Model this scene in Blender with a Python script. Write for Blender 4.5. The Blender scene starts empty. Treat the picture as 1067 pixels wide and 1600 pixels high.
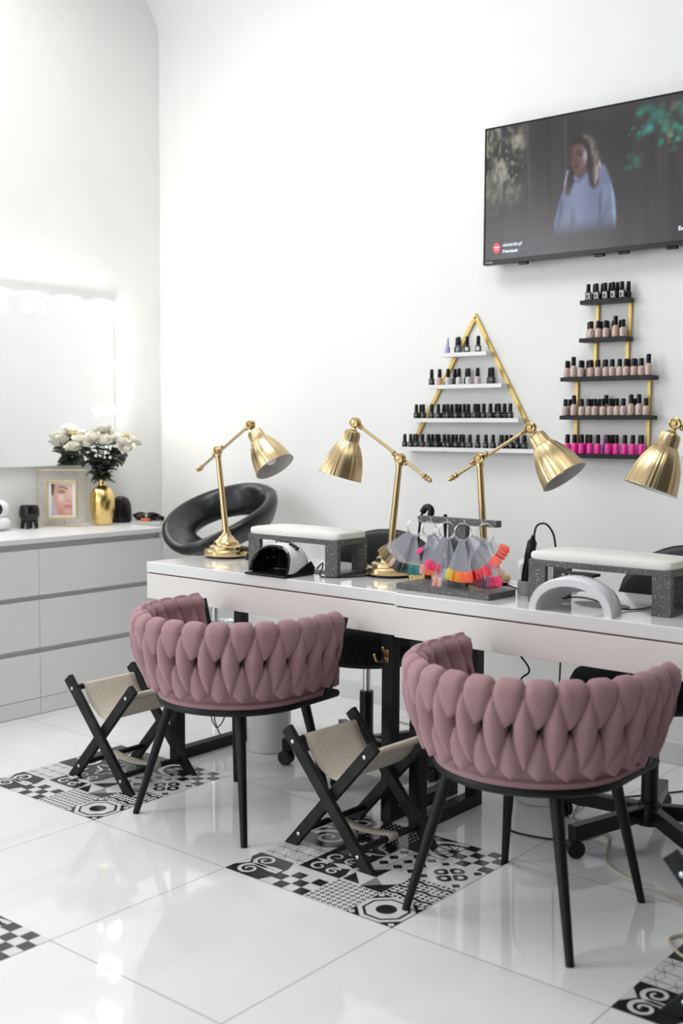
import bpy, math, random
import numpy as np
from mathutils import Vector, Matrix, Euler
random.seed(7)
PI = math.pi
C = bpy.context.scene.collection
SC = bpy.context.scene

# ------------------------------------------------------------------ camera
FPX, YAW, PITCH, ROLL = 1744.16, 0.691728, 0.0748059, 0.00570651
CAM = Vector((2.84406, -2.19441, 1.26005))
cyw, syw, cp, sp = math.cos(YAW), math.sin(YAW), math.cos(PITCH), math.sin(PITCH)
FWD = Vector((-syw * cp, cyw * cp, -sp))
_r = Vector((cyw, syw, 0)); _u = _r.cross(FWD)
RGT = math.cos(ROLL) * _r + math.sin(ROLL) * _u
UPV = -math.sin(ROLL) * _r + math.cos(ROLL) * _u
cd = bpy.data.cameras.new('camera'); cam = bpy.data.objects.new('camera', cd); C.objects.link(cam)
cam.matrix_world = Matrix(((RGT.x, UPV.x, -FWD.x, CAM.x), (RGT.y, UPV.y, -FWD.y, CAM.y), (RGT.z, UPV.z, -FWD.z, CAM.z), (0, 0, 0, 1)))
cd.sensor_fit = 'HORIZONTAL'; cd.sensor_width = 24.0; cd.lens = 24.0 * FPX / 1067.0
cd.clip_start = 0.05; cd.clip_end = 60
cd.dof.use_dof = True; cd.dof.focus_distance = 3.75; cd.dof.aperture_fstop = 2.5
SC.camera = cam

# ------------------------------------------------------------------ world, lights, exposure
w = bpy.data.worlds.new('world'); SC.world = w; w.use_nodes = True
w.node_tree.nodes['Background'].inputs[0].default_value = (0.9, 0.95, 1, 1)
w.node_tree.nodes['Background'].inputs[1].default_value = 0.6
def area(name, loc, direction, sx, sy, power, col=(1, 1, 1)):
    l = bpy.data.lights.new(name, 'AREA'); l.shape = 'RECTANGLE'; l.size = sx; l.size_y = sy; l.energy = power; l.color = col
    o = bpy.data.objects.new(name, l); C.objects.link(o); o.location = loc
    o.rotation_euler = Vector(direction).to_track_quat('-Z', 'Y').to_euler()
    return o
area('window_daylight', (-1.68, -2.35, 1.75), (1, 0.12, -0.1), 2.0, 2.3, 88, (0.91, 0.96, 1.0))
area('ceiling_panel_light', (-0.5, 0.2, 3.6), (0, 0, -1), 1.6, 1.0, 28, (1.0, 0.985, 0.965))
area('ceiling_panel_light', (1.9, -0.6, 3.7), (0, 0, -1), 1.6, 1.0, 12, (1.0, 0.985, 0.965))
area('front_fill_light', (1.2, -4.1, 1.7), (0, 1, 0), 3.2, 2.2, 14, (0.93, 0.97, 1.0))  # weak fill light added behind the camera, in front of a closed wall
SC.view_settings.view_transform = 'Standard'; SC.view_settings.look = 'None'
SC.view_settings.gamma = 1.0; SC.view_settings.use_curve_mapping = False
SC.view_settings.exposure = 0.35
BULB_STRENGTH = 26.0

# ------------------------------------------------------------------ materials
def mat(name, col, rough=0.5, metal=0.0, **k):
    m = bpy.data.materials.new(name); m.use_nodes = True
    b = m.node_tree.nodes['Principled BSDF']
    b.inputs['Base Color'].default_value = (*col, 1); b.inputs['Roughness'].default_value = rough; b.inputs['Metallic'].default_value = metal
    for kk, v in k.items():
        b.inputs[kk.replace('_', ' ')].default_value = v
    return m
def nodes(m): return m.node_tree.nodes, m.node_tree.links, m.node_tree.nodes['Principled BSDF']
def noise_mix(m, c1, c2, scale, lo=0.35, hi=0.65, detail=3, bump=0.0, rough=None, coord='Object'):
    n, l, b = nodes(m)
    tc = n.new('ShaderNodeTexCoord'); nz = n.new('ShaderNodeTexNoise'); nz.inputs['Scale'].default_value = scale; nz.inputs['Detail'].default_value = detail
    l.new(tc.outputs[coord], nz.inputs['Vector'])
    r = n.new('ShaderNodeValToRGB'); r.color_ramp.elements[0].position = lo; r.color_ramp.elements[1].position = hi
    r.color_ramp.elements[0].color = (*c1, 1); r.color_ramp.elements[1].color = (*c2, 1)
    l.new(nz.outputs['Fac'], r.inputs['Fac']); l.new(r.outputs['Color'], b.inputs['Base Color'])
    if bump:
        bp = n.new('ShaderNodeBump'); bp.inputs['Strength'].default_value = bump; bp.inputs['Distance'].default_value = 0.002
        l.new(nz.outputs['Fac'], bp.inputs['Height']); l.new(bp.outputs['Normal'], b.inputs['Normal'])
    return m
def emis(name, col, s, base=(0, 0, 0), rough=0.3):
    m = mat(name, base, rough); _, _, b = nodes(m)
    b.inputs['Emission Color'].default_value = (*col, 1); b.inputs['Emission Strength'].default_value = s
    return m
M = {}
M['wall'] = noise_mix(mat('wall paint', (.86, .86, .85), .6), (.85, .85, .84), (.875, .875, .865), 3)
M['ceil'] = mat('ceiling paint', (.86, .86, .85), .7)
M['base'] = mat('baseboard', (.72, .73, .74), .35)
M['white_gloss'] = mat('white lacquer', (.80, .80, .79), .12, Coat_Weight=.4, Coat_Roughness=.05)
M['dresser'] = mat('white melamine', (.80, .80, .80), .32)
M['dresser_gap_shade'] = mat('groove shade grey', (.66, .66, .645), .5)  # white carcass greyed so the recess shade sits in its colour
M['desk_front'] = mat('desk front', (.79, .752, .722), .22)
M['gap_red'] = mat('shadow gap edge', (.12, .03, .03), .6)
M['blk'] = mat('black powder coat', (.008, .008, .009), .42, Specular_IOR_Level=.28)
M['blk_plastic'] = mat('black plastic', (.007, .007, .008), .3, Specular_IOR_Level=.32)
M['blk_gloss'] = mat('black gloss', (.008, .008, .009), .08)
M['blk_fabric'] = noise_mix(mat('black fabric', (.008, .008, .009), .85, Specular_IOR_Level=.25), (.005, .005, .006), (.012, .012, .013), 60)
M['blk_wood'] = noise_mix(mat('black wood', (.012, .012, .012), .45, Specular_IOR_Level=.25), (.008, .008, .008), (.018, .018, .018), 18, bump=.1)
M['leather'] = noise_mix(mat('black leather', (.01, .01, .012), .27, Specular_IOR_Level=.42), (.006, .007, .008), (.011, .012, .014), 30, bump=.12)
M['leather_dark'] = mat('dark leather', (.009, .010, .013), .4, Specular_IOR_Level=.35)
M['steel'] = mat('chrome', (.72, .72, .72), .18, 1.0)
M['bolt'] = mat('bolt steel', (.62, .66, .68), .3, 1.0)
def brushed(name, col, rough, an):
    m = mat(name, col, rough, 1.0, Anisotropic=an); n, l, b = nodes(m)
    tg = n.new('ShaderNodeTangent'); tg.direction_type = 'RADIAL'; tg.axis = 'Z'; l.new(tg.outputs[0], b.inputs['Tangent'])
    tc = n.new('ShaderNodeTexCoord'); mp = n.new('ShaderNodeMapping'); mp.inputs['Scale'].default_value = (1, 1, 30); l.new(tc.outputs['Object'], mp.inputs['Vector'])
    z = n.new('ShaderNodeTexNoise'); z.inputs['Scale'].default_value = 12; z.inputs['Detail'].default_value = 3; l.new(mp.outputs['Vector'], z.inputs['Vector'])
    r = n.new('ShaderNodeMapRange'); r.inputs['To Min'].default_value = rough * .75; r.inputs['To Max'].default_value = rough * 1.3; l.new(z.outputs['Fac'], r.inputs['Value']); l.new(r.outputs['Result'], b.inputs['Roughness'])
    sx = n.new('ShaderNodeSeparateXYZ'); l.new(tc.outputs['Object'], sx.inputs[0])
    at = n.new('ShaderNodeMath'); at.operation = 'ARCTAN2'; l.new(sx.outputs['Y'], at.inputs[0]); l.new(sx.outputs['X'], at.inputs[1])
    z2 = n.new('ShaderNodeTexNoise'); z2.noise_dimensions = '1D'; z2.inputs['Scale'].default_value = 3.2; z2.inputs['Detail'].default_value = 2; l.new(at.outputs[0], z2.inputs['W'])
    bp = n.new('ShaderNodeBump'); bp.inputs['Strength'].default_value = .4; bp.inputs['Distance'].default_value = .02; l.new(z2.outputs['Fac'], bp.inputs['Height']); l.new(bp.outputs['Normal'], b.inputs['Normal'])
    return m
M['brass'] = brushed('brushed brass', (.63, .48, .27), .235, .80)
M['brass_dark'] = mat('polished brass', (.58, .42, .19), .2, 1.0)
M['brass_base'] = mat('turned brass', (.62, .465, .25), .24, 1.0)
M['gold_bar'] = mat('gold painted metal', (.62, .44, .14), .42, .6)
M['gold_wire'] = mat('gold wire', (.62, .50, .25), .35, .8)
M['vase'] = noise_mix(mat('hammered gold', (.8, .58, .2), .2, 1.0), (.80, .57, .20), (.86, .66, .28), 18, bump=1.0)
M['shade_in'] = mat('white enamel', (.62, .62, .62), .4)
M['bulb_off'] = mat('opal bulb', (.85, .85, .85), .15)
M['bulb_on'] = emis('lit bulb', (1, .97, .92), BULB_STRENGTH, (1, 1, 1))
M['mirror'] = mat('mirror glass', (.93, .94, .94), .01, 1.0)
M['linen'] = noise_mix(mat('linen canvas', (.58, .52, .43), .85), (.52, .47, .385), (.63, .575, .49), 140, bump=.4)
M['velvet'] = noise_mix(mat('mauve velvet', (.26, .135, .155), .78, Sheen_Weight=.55, Sheen_Roughness=.35), (.335, .190, .207), (.375, .222, .240), 9)
_b = M['velvet'].node_tree.nodes['Principled BSDF']; _b.inputs['Sheen Tint'].default_value = (.9, .62, .68, 1)
M['terrazzo'] = mat('grey terrazzo', (.09, .09, .09), .42)
def terrazzo(m, c1, c2, c3):
    n, l, b = nodes(m)
    tc = n.new('ShaderNodeTexCoord'); v = n.new('ShaderNodeTexVoronoi'); v.inputs['Scale'].default_value = 165
    l.new(tc.outputs['Object'], v.inputs['Vector'])
    r = n.new('ShaderNodeValToRGB'); e = r.color_ramp.elements
    e[0].position = 0.20; e[0].color = (*c3, 1); e[1].position = 0.27; e[1].color = (*c1, 1)
    l.new(v.outputs['Distance'], r.inputs['Fac'])
    nz = n.new('ShaderNodeTexNoise'); nz.inputs['Scale'].default_value = 60; l.new(tc.outputs['Object'], nz.inputs['Vector'])
    gt = n.new('ShaderNodeMath'); gt.operation = 'GREATER_THAN'; gt.inputs[1].default_value = .47; l.new(nz.outputs['Fac'], gt.inputs[0])
    mx = n.new('ShaderNodeMix'); mx.data_type = 'RGBA'; l.new(gt.outputs[0], mx.inputs['Factor'])
    mx.inputs['A'].default_value = (*c2, 1); l.new(r.outputs['Color'], mx.inputs['B']); l.new(mx.outputs['Result'], b.inputs['Base Color'])
terrazzo(M['terrazzo'], (.075, .074, .072), (.085, .084, .082), (.46, .46, .43))
M['pad'] = mat('cream leather pad', (.80, .79, .75), .45)
M['white_plastic'] = mat('white plastic', (.80, .81, .83), .2)
M['grey_plastic'] = mat('grey plastic', (.42, .43, .44), .4)
M['bin'] = mat('white bin', (.76, .77, .79), .35)
M['cable_black'] = mat('black cable', (.01, .01, .01), .5)
M['cable_beige'] = mat('beige cable', (.55, .48, .38), .5)
M['mesh_gold'] = noise_mix(mat('gold mesh', (.35, .24, .1), .4, .8), (.14, .09, .04), (.50, .35, .16), 520, .45, .55)
M['mesh_grey'] = noise_mix(mat('grey mesh', (.4, .37, .38), .5, .5), (.2, .18, .19), (.6, .56, .58), 520, .45, .55)
M['stick'] = mat('clear acrylic', (.60, .61, .68), .12, 0, Alpha=.21)
M['leaf'] = noise_mix(mat('dark leaf', (.04, .055, .04), .5), (.035, .045, .034), (.085, .105, .07), 25)
M['stem'] = mat('stem', (.06, .10, .04), .5)
M['rose'] = mat('white rose petal', (.93, .90, .80), .6, Sheen_Weight=.2)
M['paper'] = mat('white paper', (.82, .82, .82), .6)
M['orange'] = mat('orange plastic', (.85, .18, .04), .4)
M['bezel'] = mat('tv bezel', (.008, .008, .009), .3, Specular_IOR_Level=.3)
M['txt_grey'] = mat('grey print', (.5, .5, .5), .5)
M['txt_white'] = mat('white print', (.82, .82, .82), .5)
M['txt_white_e'] = emis('screen white', (.75, .85, 1), .85)
M['txt_blue_e'] = emis('screen grey blue', (.32, .34, .55), .45)
M['red_e'] = emis('screen red', (.9, .035, .05), .8)
def floor_mat():
    m = mat('polished porcelain tile', (.7, .7, .7), .045, Specular_IOR_Level=.62)
    n, l, b = nodes(m)
    tc = n.new('ShaderNodeTexCoord'); sx = n.new('ShaderNodeSeparateXYZ'); l.new(tc.outputs['Object'], sx.inputs[0])
    def line(sock):
        a = n.new('ShaderNodeMath'); a.operation = 'DIVIDE'; a.inputs[1].default_value = .6; l.new(sock, a.inputs[0])
        f = n.new('ShaderNodeMath'); f.operation = 'PINGPONG'; f.inputs[1].default_value = .5; l.new(a.outputs[0], f.inputs[0])
        g = n.new('ShaderNodeMath'); g.operation = 'LESS_THAN'; g.inputs[1].default_value = .0028; l.new(f.outputs[0], g.inputs[0])
        return g.outputs[0]
    mx = n.new('ShaderNodeMath'); mx.operation = 'MAXIMUM'; l.new(line(sx.outputs['X']), mx.inputs[0]); l.new(line(sx.outputs['Y']), mx.inputs[1])
    nz = n.new('ShaderNodeTexNoise'); nz.inputs['Scale'].default_value = 1.6; nz.inputs['Detail'].default_value = 5; nz.inputs['Distortion'].default_value = 1.2
    l.new(tc.outputs['Object'], nz.inputs['Vector'])
    r = n.new('ShaderNodeValToRGB'); e = r.color_ramp.elements; e[0].position = .35; e[1].position = .7
    e[0].color = (.79, .795, .795, 1); e[1].color = (.85, .855, .855, 1); l.new(nz.outputs['Fac'], r.inputs['Fac'])
    c = n.new('ShaderNodeMix'); c.data_type = 'RGBA'; l.new(mx.outputs[0], c.inputs['Factor']); l.new(r.outputs['Color'], c.inputs['A']); c.inputs['B'].default_value = (.33, .32, .31, 1)
    l.new(c.outputs['Result'], b.inputs['Base Color'])
    q = n.new('ShaderNodeMath'); q.operation = 'MULTIPLY_ADD'; q.inputs[1].default_value = .5; q.inputs[2].default_value = .045; l.new(mx.outputs[0], q.inputs[0]); l.new(q.outputs[0], b.inputs['Roughness'])
    return m
M['floor'] = floor_mat()
M['pat_white'] = mat('pattern tile white', (.70, .70, .69), .12)
M['pat_black'] = mat('pattern tile black', (.022, .020, .020), .15)
M['pat_grey'] = mat('pattern tile grey', (.26, .255, .25), .15)

# ------------------------------------------------------------------ mesh helpers
class MB:
    def __init__(s): s.v = []; s.f = []; s.mi = []; s.i = 0
    def add(s, vs, fs, T=None):
        o = len(s.v)
        s.v += [tuple(T @ Vector(p)) if T is not None else tuple(p) for p in vs]
        s.f += [tuple(o + k for k in f) for f in fs]; s.mi += [s.i] * len(fs)
        return s
    def box(s, x0, x1, y0, y1, z0, z1, T=None):
        return s.add([(x0, y0, z0), (x1, y0, z0), (x1, y1, z0), (x0, y1, z0), (x0, y0, z1), (x1, y0, z1), (x1, y1, z1), (x0, y1, z1)],
                     [(3, 2, 1, 0), (4, 5, 6, 7), (0, 1, 5, 4), (1, 2, 6, 5), (2, 3, 7, 6), (3, 0, 4, 7)], T)
    def bar(s, p0, p1, a, b, up=(0, 0, 1)):
        p0, p1 = Vector(p0), Vector(p1); d = (p1 - p0).normalized(); side = d.cross(Vector(up)).normalized(); u = side.cross(d)
        vs = [p + side * (sx * a / 2) + u * (sy * b / 2) for p in (p0, p1) for sx, sy in ((-1, -1), (1, -1), (1, 1), (-1, 1))]
        return s.add(vs, [(3, 2, 1, 0), (4, 5, 6, 7), (0, 1, 5, 4), (1, 2, 6, 5), (2, 3, 7, 6), (3, 0, 4, 7)])
    def tube(s, path, r, n=12, closed=False, cap=True):
        P = [Vector(p) for p in path]; k = len(P)
        R = list(r) if isinstance(r, (list, tuple)) else [r] * k
        T = []
        for i in range(k):
            a = P[(i - 1) % k] if (closed or i) else P[0]; b = P[(i + 1) % k] if (closed or i < k - 1) else P[-1]
            T.append((b - a).normalized())
        nrm = T[0].cross(Vector((0, 0, 1)))
        if nrm.length < 1e-3: nrm = T[0].cross(Vector((1, 0, 0)))
        nrm.normalize(); vs = []
        for i in range(k):
            nrm = (nrm - T[i] * nrm.dot(T[i])).normalized(); bn = T[i].cross(nrm)
            for j in range(n):
                a = 2 * PI * j / n; vs.append(P[i] + (nrm * math.cos(a) + bn * math.sin(a)) * R[i])
        fs = []
        for i in range(k if closed else k - 1):
            i2 = (i + 1) % k
            for j in range(n): fs.append((i * n + j, i * n + (j + 1) % n, i2 * n + (j + 1) % n, i2 * n + j))
        if cap and not closed: fs += [tuple(range(n - 1, -1, -1)), tuple((k - 1) * n + j for j in range(n))]
        return s.add(vs, fs)
    def lathe(s, prof, n=32, T=None, cap=True):
        vs = [(r * math.cos(2 * PI * j / n), r * math.sin(2 * PI * j / n), z) for r, z in prof for j in range(n)]
        fs = [(i * n + j, i * n + (j + 1) % n, (i + 1) * n + (j + 1) % n, (i + 1) * n + j) for i in range(len(prof) - 1) for j in range(n)]
        if cap: fs += [tuple(range(n - 1, -1, -1)), tuple((len(prof) - 1) * n + j for j in range(n))]
        return s.add(vs, fs, T)
    def ell(s, c, rx, ry, rz, nu=20, nv=12, T=None):
        vs = []; fs = []
        for i in range(nv + 1):
            th = PI * i / nv
            for j in range(nu):
                a = 2 * PI * j / nu; vs.append((c[0] + rx * math.sin(th) * math.cos(a), c[1] + ry * math.sin(th) * math.sin(a), c[2] - rz * math.cos(th)))
        for i in range(nv):
            for j in range(nu): fs.append((i * nu + j, i * nu + (j + 1) % nu, (i + 1) * nu + (j + 1) % nu, (i + 1) * nu + j))
        return s.add(vs, fs, T)
    def prism(s, poly, z0, z1, T=None):
        n = len(poly); vs = [(x, y, z0) for x, y in poly] + [(x, y, z1) for x, y in poly]
        return s.add(vs, [tuple(range(n - 1, -1, -1)), tuple(range(n, 2 * n))] + [(i, (i + 1) % n, n + (i + 1) % n, n + i) for i in range(n)], T)
    def grid(s, P, closed_u=False, closed_v=False):
        nu, nv = len(P), len(P[0]); vs = [p for row in P for p in row]; fs = []
        for i in range(nu if closed_u else nu - 1):
            for j in range(nv if closed_v else nv - 1):
                i2, j2 = (i + 1) % nu, (j + 1) % nv
                fs.append((i * nv + j, i2 * nv + j, i2 * nv + j2, i * nv + j2))
        return s.add(vs, fs)
    def mesh(s, name, mats, smooth=True):
        me = bpy.data.meshes.new(name); me.from_pydata(s.v, [], s.f); me.validate()
        for m in (mats if isinstance(mats, (list, tuple)) else [mats]): me.materials.append(m)
        if len(me.polygons) == len(s.mi): me.polygons.foreach_set('material_index', s.mi)
        if smooth:
            me.polygons.foreach_set('use_smooth', [True] * len(me.polygons))
            try: me.set_sharp_from_angle(angle=math.radians(38))
            except Exception: pass
        me.update(); return me
    def build(s, name, mats, parent=None, bevel=0, smooth=True, loc=None):
        o = bpy.data.objects.new(name, s.mesh(name, mats, smooth)); C.objects.link(o)
        if parent: o.parent = parent
        if loc: o.location = loc
        if bevel:
            b = o.modifiers.new('Bevel', 'BEVEL'); b.width = bevel; b.segments = 2; b.limit_method = 'ANGLE'; b.angle_limit = math.radians(40)
        return o
def tag(o, label=None, cat=None, group=None, kind=None):
    if label: o['label'] = label
    if cat: o['category'] = cat
    if group: o['group'] = group
    if kind: o['kind'] = kind
    return o
def thing(name, label, cat, loc=(0, 0, 0), rz=0, group=None):
    o = bpy.data.objects.new(name, None); C.objects.link(o); o.location = loc; o.rotation_euler = (0, 0, rz); o.empty_display_size = .05
    return tag(o, label, cat, group)
def struct(name, mb, m, bevel=0, smooth=False, parent=None):
    o = mb.build(name, m, parent, bevel, smooth)
    if not parent: o['kind'] = 'structure'
    return o
def dup(root, loc, rz, label, group=None):
    def cp(o, parent):
        c = o.copy(); C.objects.link(c); c.parent = parent
        for ch in o.children: cp(ch, c)
        return c
    r = cp(root, None); r.location = loc; r.rotation_euler = (0, 0, rz); r['label'] = label
    if group: r['group'] = group
    return r
def text(body, size, m, parent, T, name='lettering', align='LEFT', bold=0.0, ext=0.0003):
    cu = bpy.data.curves.new(name, 'FONT'); cu.body = body; cu.size = size; cu.align_x = align; cu.extrude = ext; cu.offset = bold; cu.resolution_u = 3
    t = bpy.data.objects.new('tmp', cu); C.objects.link(t); bpy.context.view_layer.update()
    me = bpy.data.meshes.new_from_object(t.evaluated_get(bpy.context.evaluated_depsgraph_get()))
    bpy.data.objects.remove(t); me.materials.clear(); me.materials.append(m); me.transform(T)
    o = bpy.data.objects.new(name, me); C.objects.link(o); o.parent = parent
    return o
def axisT(origin, zdir, xhint=(1, 0, 0)):
    z = Vector(zdir).normalized(); x = Vector(xhint) - z * Vector(xhint).dot(z)
    if x.length < 1e-4: x = Vector((0, 1, 0)) - z * z.y
    x.normalize(); y = z.cross(x); o = Vector(origin)
    return Matrix(((x.x, y.x, z.x, o.x), (x.y, y.y, z.y, o.y), (x.z, y.z, z.z, o.z), (0, 0, 0, 1)))
def bez(pts, n=24):
    """smooth curve through points"""
    P = [Vector(p) for p in pts]; out = []
    for i in range(len(P) - 1):
        a = P[i - 1] if i else P[0]; b = P[i]; c = P[i + 1]; d = P[i + 2] if i + 2 < len(P) else P[-1]
        for k in range(n):
            t = k / n
            out.append(.5 * ((2 * b) + (c - a) * t + (2 * a - 5 * b + 4 * c - d) * t * t + (3 * b - a - 3 * c + d) * t ** 3))
    out.append(P[-1]); return out
# facing plane: x to the right, y up, seen from -y
WALLT = lambda x, y, z: Matrix(((1, 0, 0, x), (0, 0, -1, y), (0, 1, 0, z), (0, 0, 0, 1)))

# ------------------------------------------------------------------ the setting
XL, YB, XR, YF = -1.73, 1.81, 4.6, -4.2
struct('floor', MB().box(XL - .1, XR + .1, YF - .1, YB + .1, -.1, 0), M['floor'])
struct('wall_back', MB().box(XL - .1, XR + .1, YB, YB + .1, 0, 3.275), M['wall'])
struct('wall_left', MB().box(XL - .1, XL, YF, YB, 0, 4.2), M['wall'])
struct('wall_right', MB().box(XR, XR + .1, YF, YB, 0, 4.2), mat('wall darkened for reflections', (.07, .07, .072), .6))  # unseen wall darkened to dim floor and brass reflections
struct('wall_front', MB().box(XL - .1, XR + .1, YF - .1, YF, 0, 3.3), M['wall'])
struct('added_dark_door', MB().box(3.1, 4.3, YF + .001, YF + .05, 0, 2.2), mat('dark reflected panel', (.03, .03, .032), .3))  # door added out of view as something dark for the brass to reflect
cg = []
for i in range(41):
    a = PI * i / 40; yc, hy = (YB + YF) / 2, (YB - YF) / 2
    cg.append([(x, yc + hy * math.cos(a), 3.27 + .75 * math.sin(a)) for x in (XL - .05, XR + .05)])
cg2 = [[(x, yc + (y - yc) * 1.03, z + .08) for x, y, z in row] for row in cg]
struct('ceiling', MB().grid(cg).grid(cg2), M['ceil'], smooth=True)
struct('baseboard_back', MB().box(XL, XR, YB - .012, YB, 0, .085), M['base'], .002)

# ---- patchwork decor tiles set into the floor
class Pat:
    def __init__(s, bx, by):
        s.mb = MB(); s.bx, s.by = bx, by; s.cell(0, 0)
    def cell(s, i, j): s.ci, s.cj = i, j
    def P(s, p, lv): return (s.bx - .15 * (s.ci + p[0]), s.by + .15 * (s.cj + p[1]), .0008 + lv * .00022)
    def poly(s, pts, c, lv=1):
        s.mb.i = c; s.mb.add([s.P(p, lv) for p in pts], [tuple(range(len(pts)))])
    def disc(s, x, y, r, c, lv=1, n=20, ry=None): s.poly([(x + r * math.cos(2 * PI * k / n), y + (ry or r) * math.sin(2 * PI * k / n)) for k in range(n)], c, lv)
    def rect(s, x0, y0, x1, y1, c, lv=1): s.poly([(x0, y0), (x1, y0), (x1, y1), (x0, y1)], c, lv)
    def dia(s, x, y, r, c, lv=1): s.poly([(x - r, y), (x, y - r), (x + r, y), (x, y + r)], c, lv)
    def stroke(s, pts, w, c, lv=1, taper=False):
        L = []; R = []; n = len(pts)
        for k in range(n):
            a = pts[max(0, k - 1)]; b = pts[min(n - 1, k + 1)]; dx, dy = b[0] - a[0], b[1] - a[1]; d = math.hypot(dx, dy) or 1
            ww = w * (1 - .6 * k / n) if taper else w
            cl = lambda q: (min(1, max(0, q[0])), min(1, max(0, q[1])))
            L.append(cl((pts[k][0] - dy / d * ww / 2, pts[k][1] + dx / d * ww / 2))); R.append(cl((pts[k][0] + dy / d * ww / 2, pts[k][1] - dx / d * ww / 2)))
        s.mb.i = c
        for k in range(n - 1): s.mb.add([s.P(q, lv) for q in (L[k], L[k + 1], R[k + 1], R[k])], [(0, 1, 2, 3)])
    def spiral(s, x, y, r0, r1, a0, a1, w, c, lv=1):
        s.stroke([(x + (r0 + (r1 - r0) * k / 26) * math.cos(a0 + (a1 - a0) * k / 26), y + (r0 + (r1 - r0) * k / 26) * math.sin(a0 + (a1 - a0) * k / 26)) for k in range(27)], w, c, lv, True)
    def octo(s, r, c, lv, k=.42):
        q = r * k
        s.poly([(.5 + a, .5 + b) for a, b in ((r, -q), (r, q), (q, r), (-q, r), (-r, q), (-r, -q), (-q, -r), (q, -r))], c, lv)
def decor(bx, by, name):
    W, B, G = 0, 1, 2
    p = Pat(bx, by)
    p.mb.box(bx - .5985, bx - .0015, by + .0015, by + .5985, -.002, .0007)
    def bg(i, j, c): p.cell(i, j); p.rect(0, 0, 1, 1, c, 0)
    bg(0, 0, B); p.octo(.49, W, 1); p.octo(.41, B, 2); p.octo(.36, W, 3); p.disc(.5, .5, .19, B, 4)
    for x, y in ((0, 0), (1, 0), (0, 1), (1, 1)): p.dia(x * .86 + .07, y * .86 + .07, .07, W, 1)
    bg(1, 0, W)
    for a in range(8):
        for b in range(8): p.dia((a + .5) / 8, (b + .5) / 8, .052, B, 1); p.dia((a + .5) / 8, (b + .5) / 8, .02, W, 2)
    bg(2, 0, W)
    for a, b in ((0, 0), (1, 1), (0, 2), (2, 0), (2, 2), (3, 1)): p.rect(a * .25 + .02, b * .25, a * .25 + .27, b * .25 + .25, B, 1)
    bg(3, 0, B)
    for sgn in (1, -1):
        cy = .5 + sgn * .24
        p.spiral(.62, cy, .23, .05, -sgn * PI * .5, sgn * PI * 2.3, .09, W, 2); p.stroke([(.05, .5 + sgn * .05), (.25, .5 + sgn * .06), (.45, .5 + sgn * .02), (.62, cy - sgn * .23)], .1, W, 2)
    p.poly([(0, 0), (.12, 0), (0, .3)], W); p.poly([(0, 1), (.12, 1), (0, .7)], W); p.poly([(1, .25), (1, .75), (.82, .5)], W)
    bg(0, 1, W)
    for a in range(9):
        for b in range(9): p.dia((a + .5) / 9, (b + .5) / 9, .045, B, 1)
    for x in (.17, .5, .83): p.stroke([(k / 12, x + .03 * math.sin(k * 1.6)) for k in range(13)], .07, B, 2)
    bg(1, 1, W); p.poly([(0, 0), (.5, 0), (0, .5)], B); p.poly([(.5, .5), (1, .5), (.5, 1)], B); p.poly([(.5, .5), (.5, 0), (.2, .3)], G)
    p.poly([(.55, .05), (.95, .05), (.95, .45)], B)
    bg(2, 1, B)
    for sgn in (1, -1):
        p.spiral(.32, .5 + sgn * .3, .15, .03, -sgn * PI * .7, sgn * PI * 1.9, .07, W, 2); p.spiral(.68, .5 + sgn * .27, .2, .04, -sgn * PI * .6, sgn * PI * 1.6, .07, W, 2)
    p.poly([(.05, .5), (.3, .38), (.55, .5), (.3, .62)], W, 2); p.poly([(.55, .5), (.75, .44), (.97, .5), (.75, .56)], W, 2); p.poly([(0, .2), (0, .8), (.1, .5)], W, 2)
    bg(3, 1, W)
    for a in range(3):
        for b in range(3):
            cx, cy = (a + .5) / 3, (b + .5) / 3
            for k in range(6): p.stroke([(cx, cy), (cx + .17 * math.cos(k * PI / 3), cy + .17 * math.sin(k * PI / 3))], .016, B if k % 3 == 0 else G, 1)
    bg(0, 2, W)
    for k in range(4):
        c, s_ = math.cos(k * PI / 2), math.sin(k * PI / 2)
        p.disc(.5 + .2 * c, .5 + .2 * s_, .16, B, 1); p.disc(.5 + .22 * c, .5 + .22 * s_, .06, W, 2)
        c, s_ = math.cos(k * PI / 2 + PI / 4), math.sin(k * PI / 2 + PI / 4)
        p.dia(.5 + .52 * c, .5 + .52 * s_, .1, B, 1); p.stroke([(.5, .5), (.5 + .3 * c, .5 + .3 * s_)], .04, W, 3)
    p.disc(.5, .5, .06, W, 4)
    bg(1, 2, W)
    for a in range(3):
        for b in range(3): p.dia((a + .5) / 3, (b + .5) / 3, .12, B, 1)
        p.stroke([(a / 3, 0), (a / 3, 1)], .02, G, 1)
    bg(2, 2, B)
    for k in range(4):
        a = k * PI / 2
        p.stroke([(.5 + .55 * math.cos(a + t) * (1 - .55 * math.sin(t * 2)), .5 + .55 * math.sin(a + t) * (1 - .55 * math.sin(t * 2))) for t in [j * PI / 24 for j in range(13)]], .06, W, 2)
        p.dia(.5 + .34 * math.cos(a + PI / 4), .5 + .34 * math.sin(a + PI / 4), .05, W, 2)
    p.dia(.5, .5, .12, W, 2)
    bg(3, 2, B); p.spiral(.5, .5, .4, .06, 0, 9.5, .13, W, 2); p.poly([(0, 0), (.2, 0), (0, .2)], W); p.poly([(1, 1), (.8, 1), (1, .8)], W)
    bg(0, 3, W)
    for a in range(4):
        for b in range(4):
            if (a + b) % 2 == 0: p.rect(a / 4, b / 4, (a + 1) / 4, (b + 1) / 4, B, 1)
    bg(1, 3, B)
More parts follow.
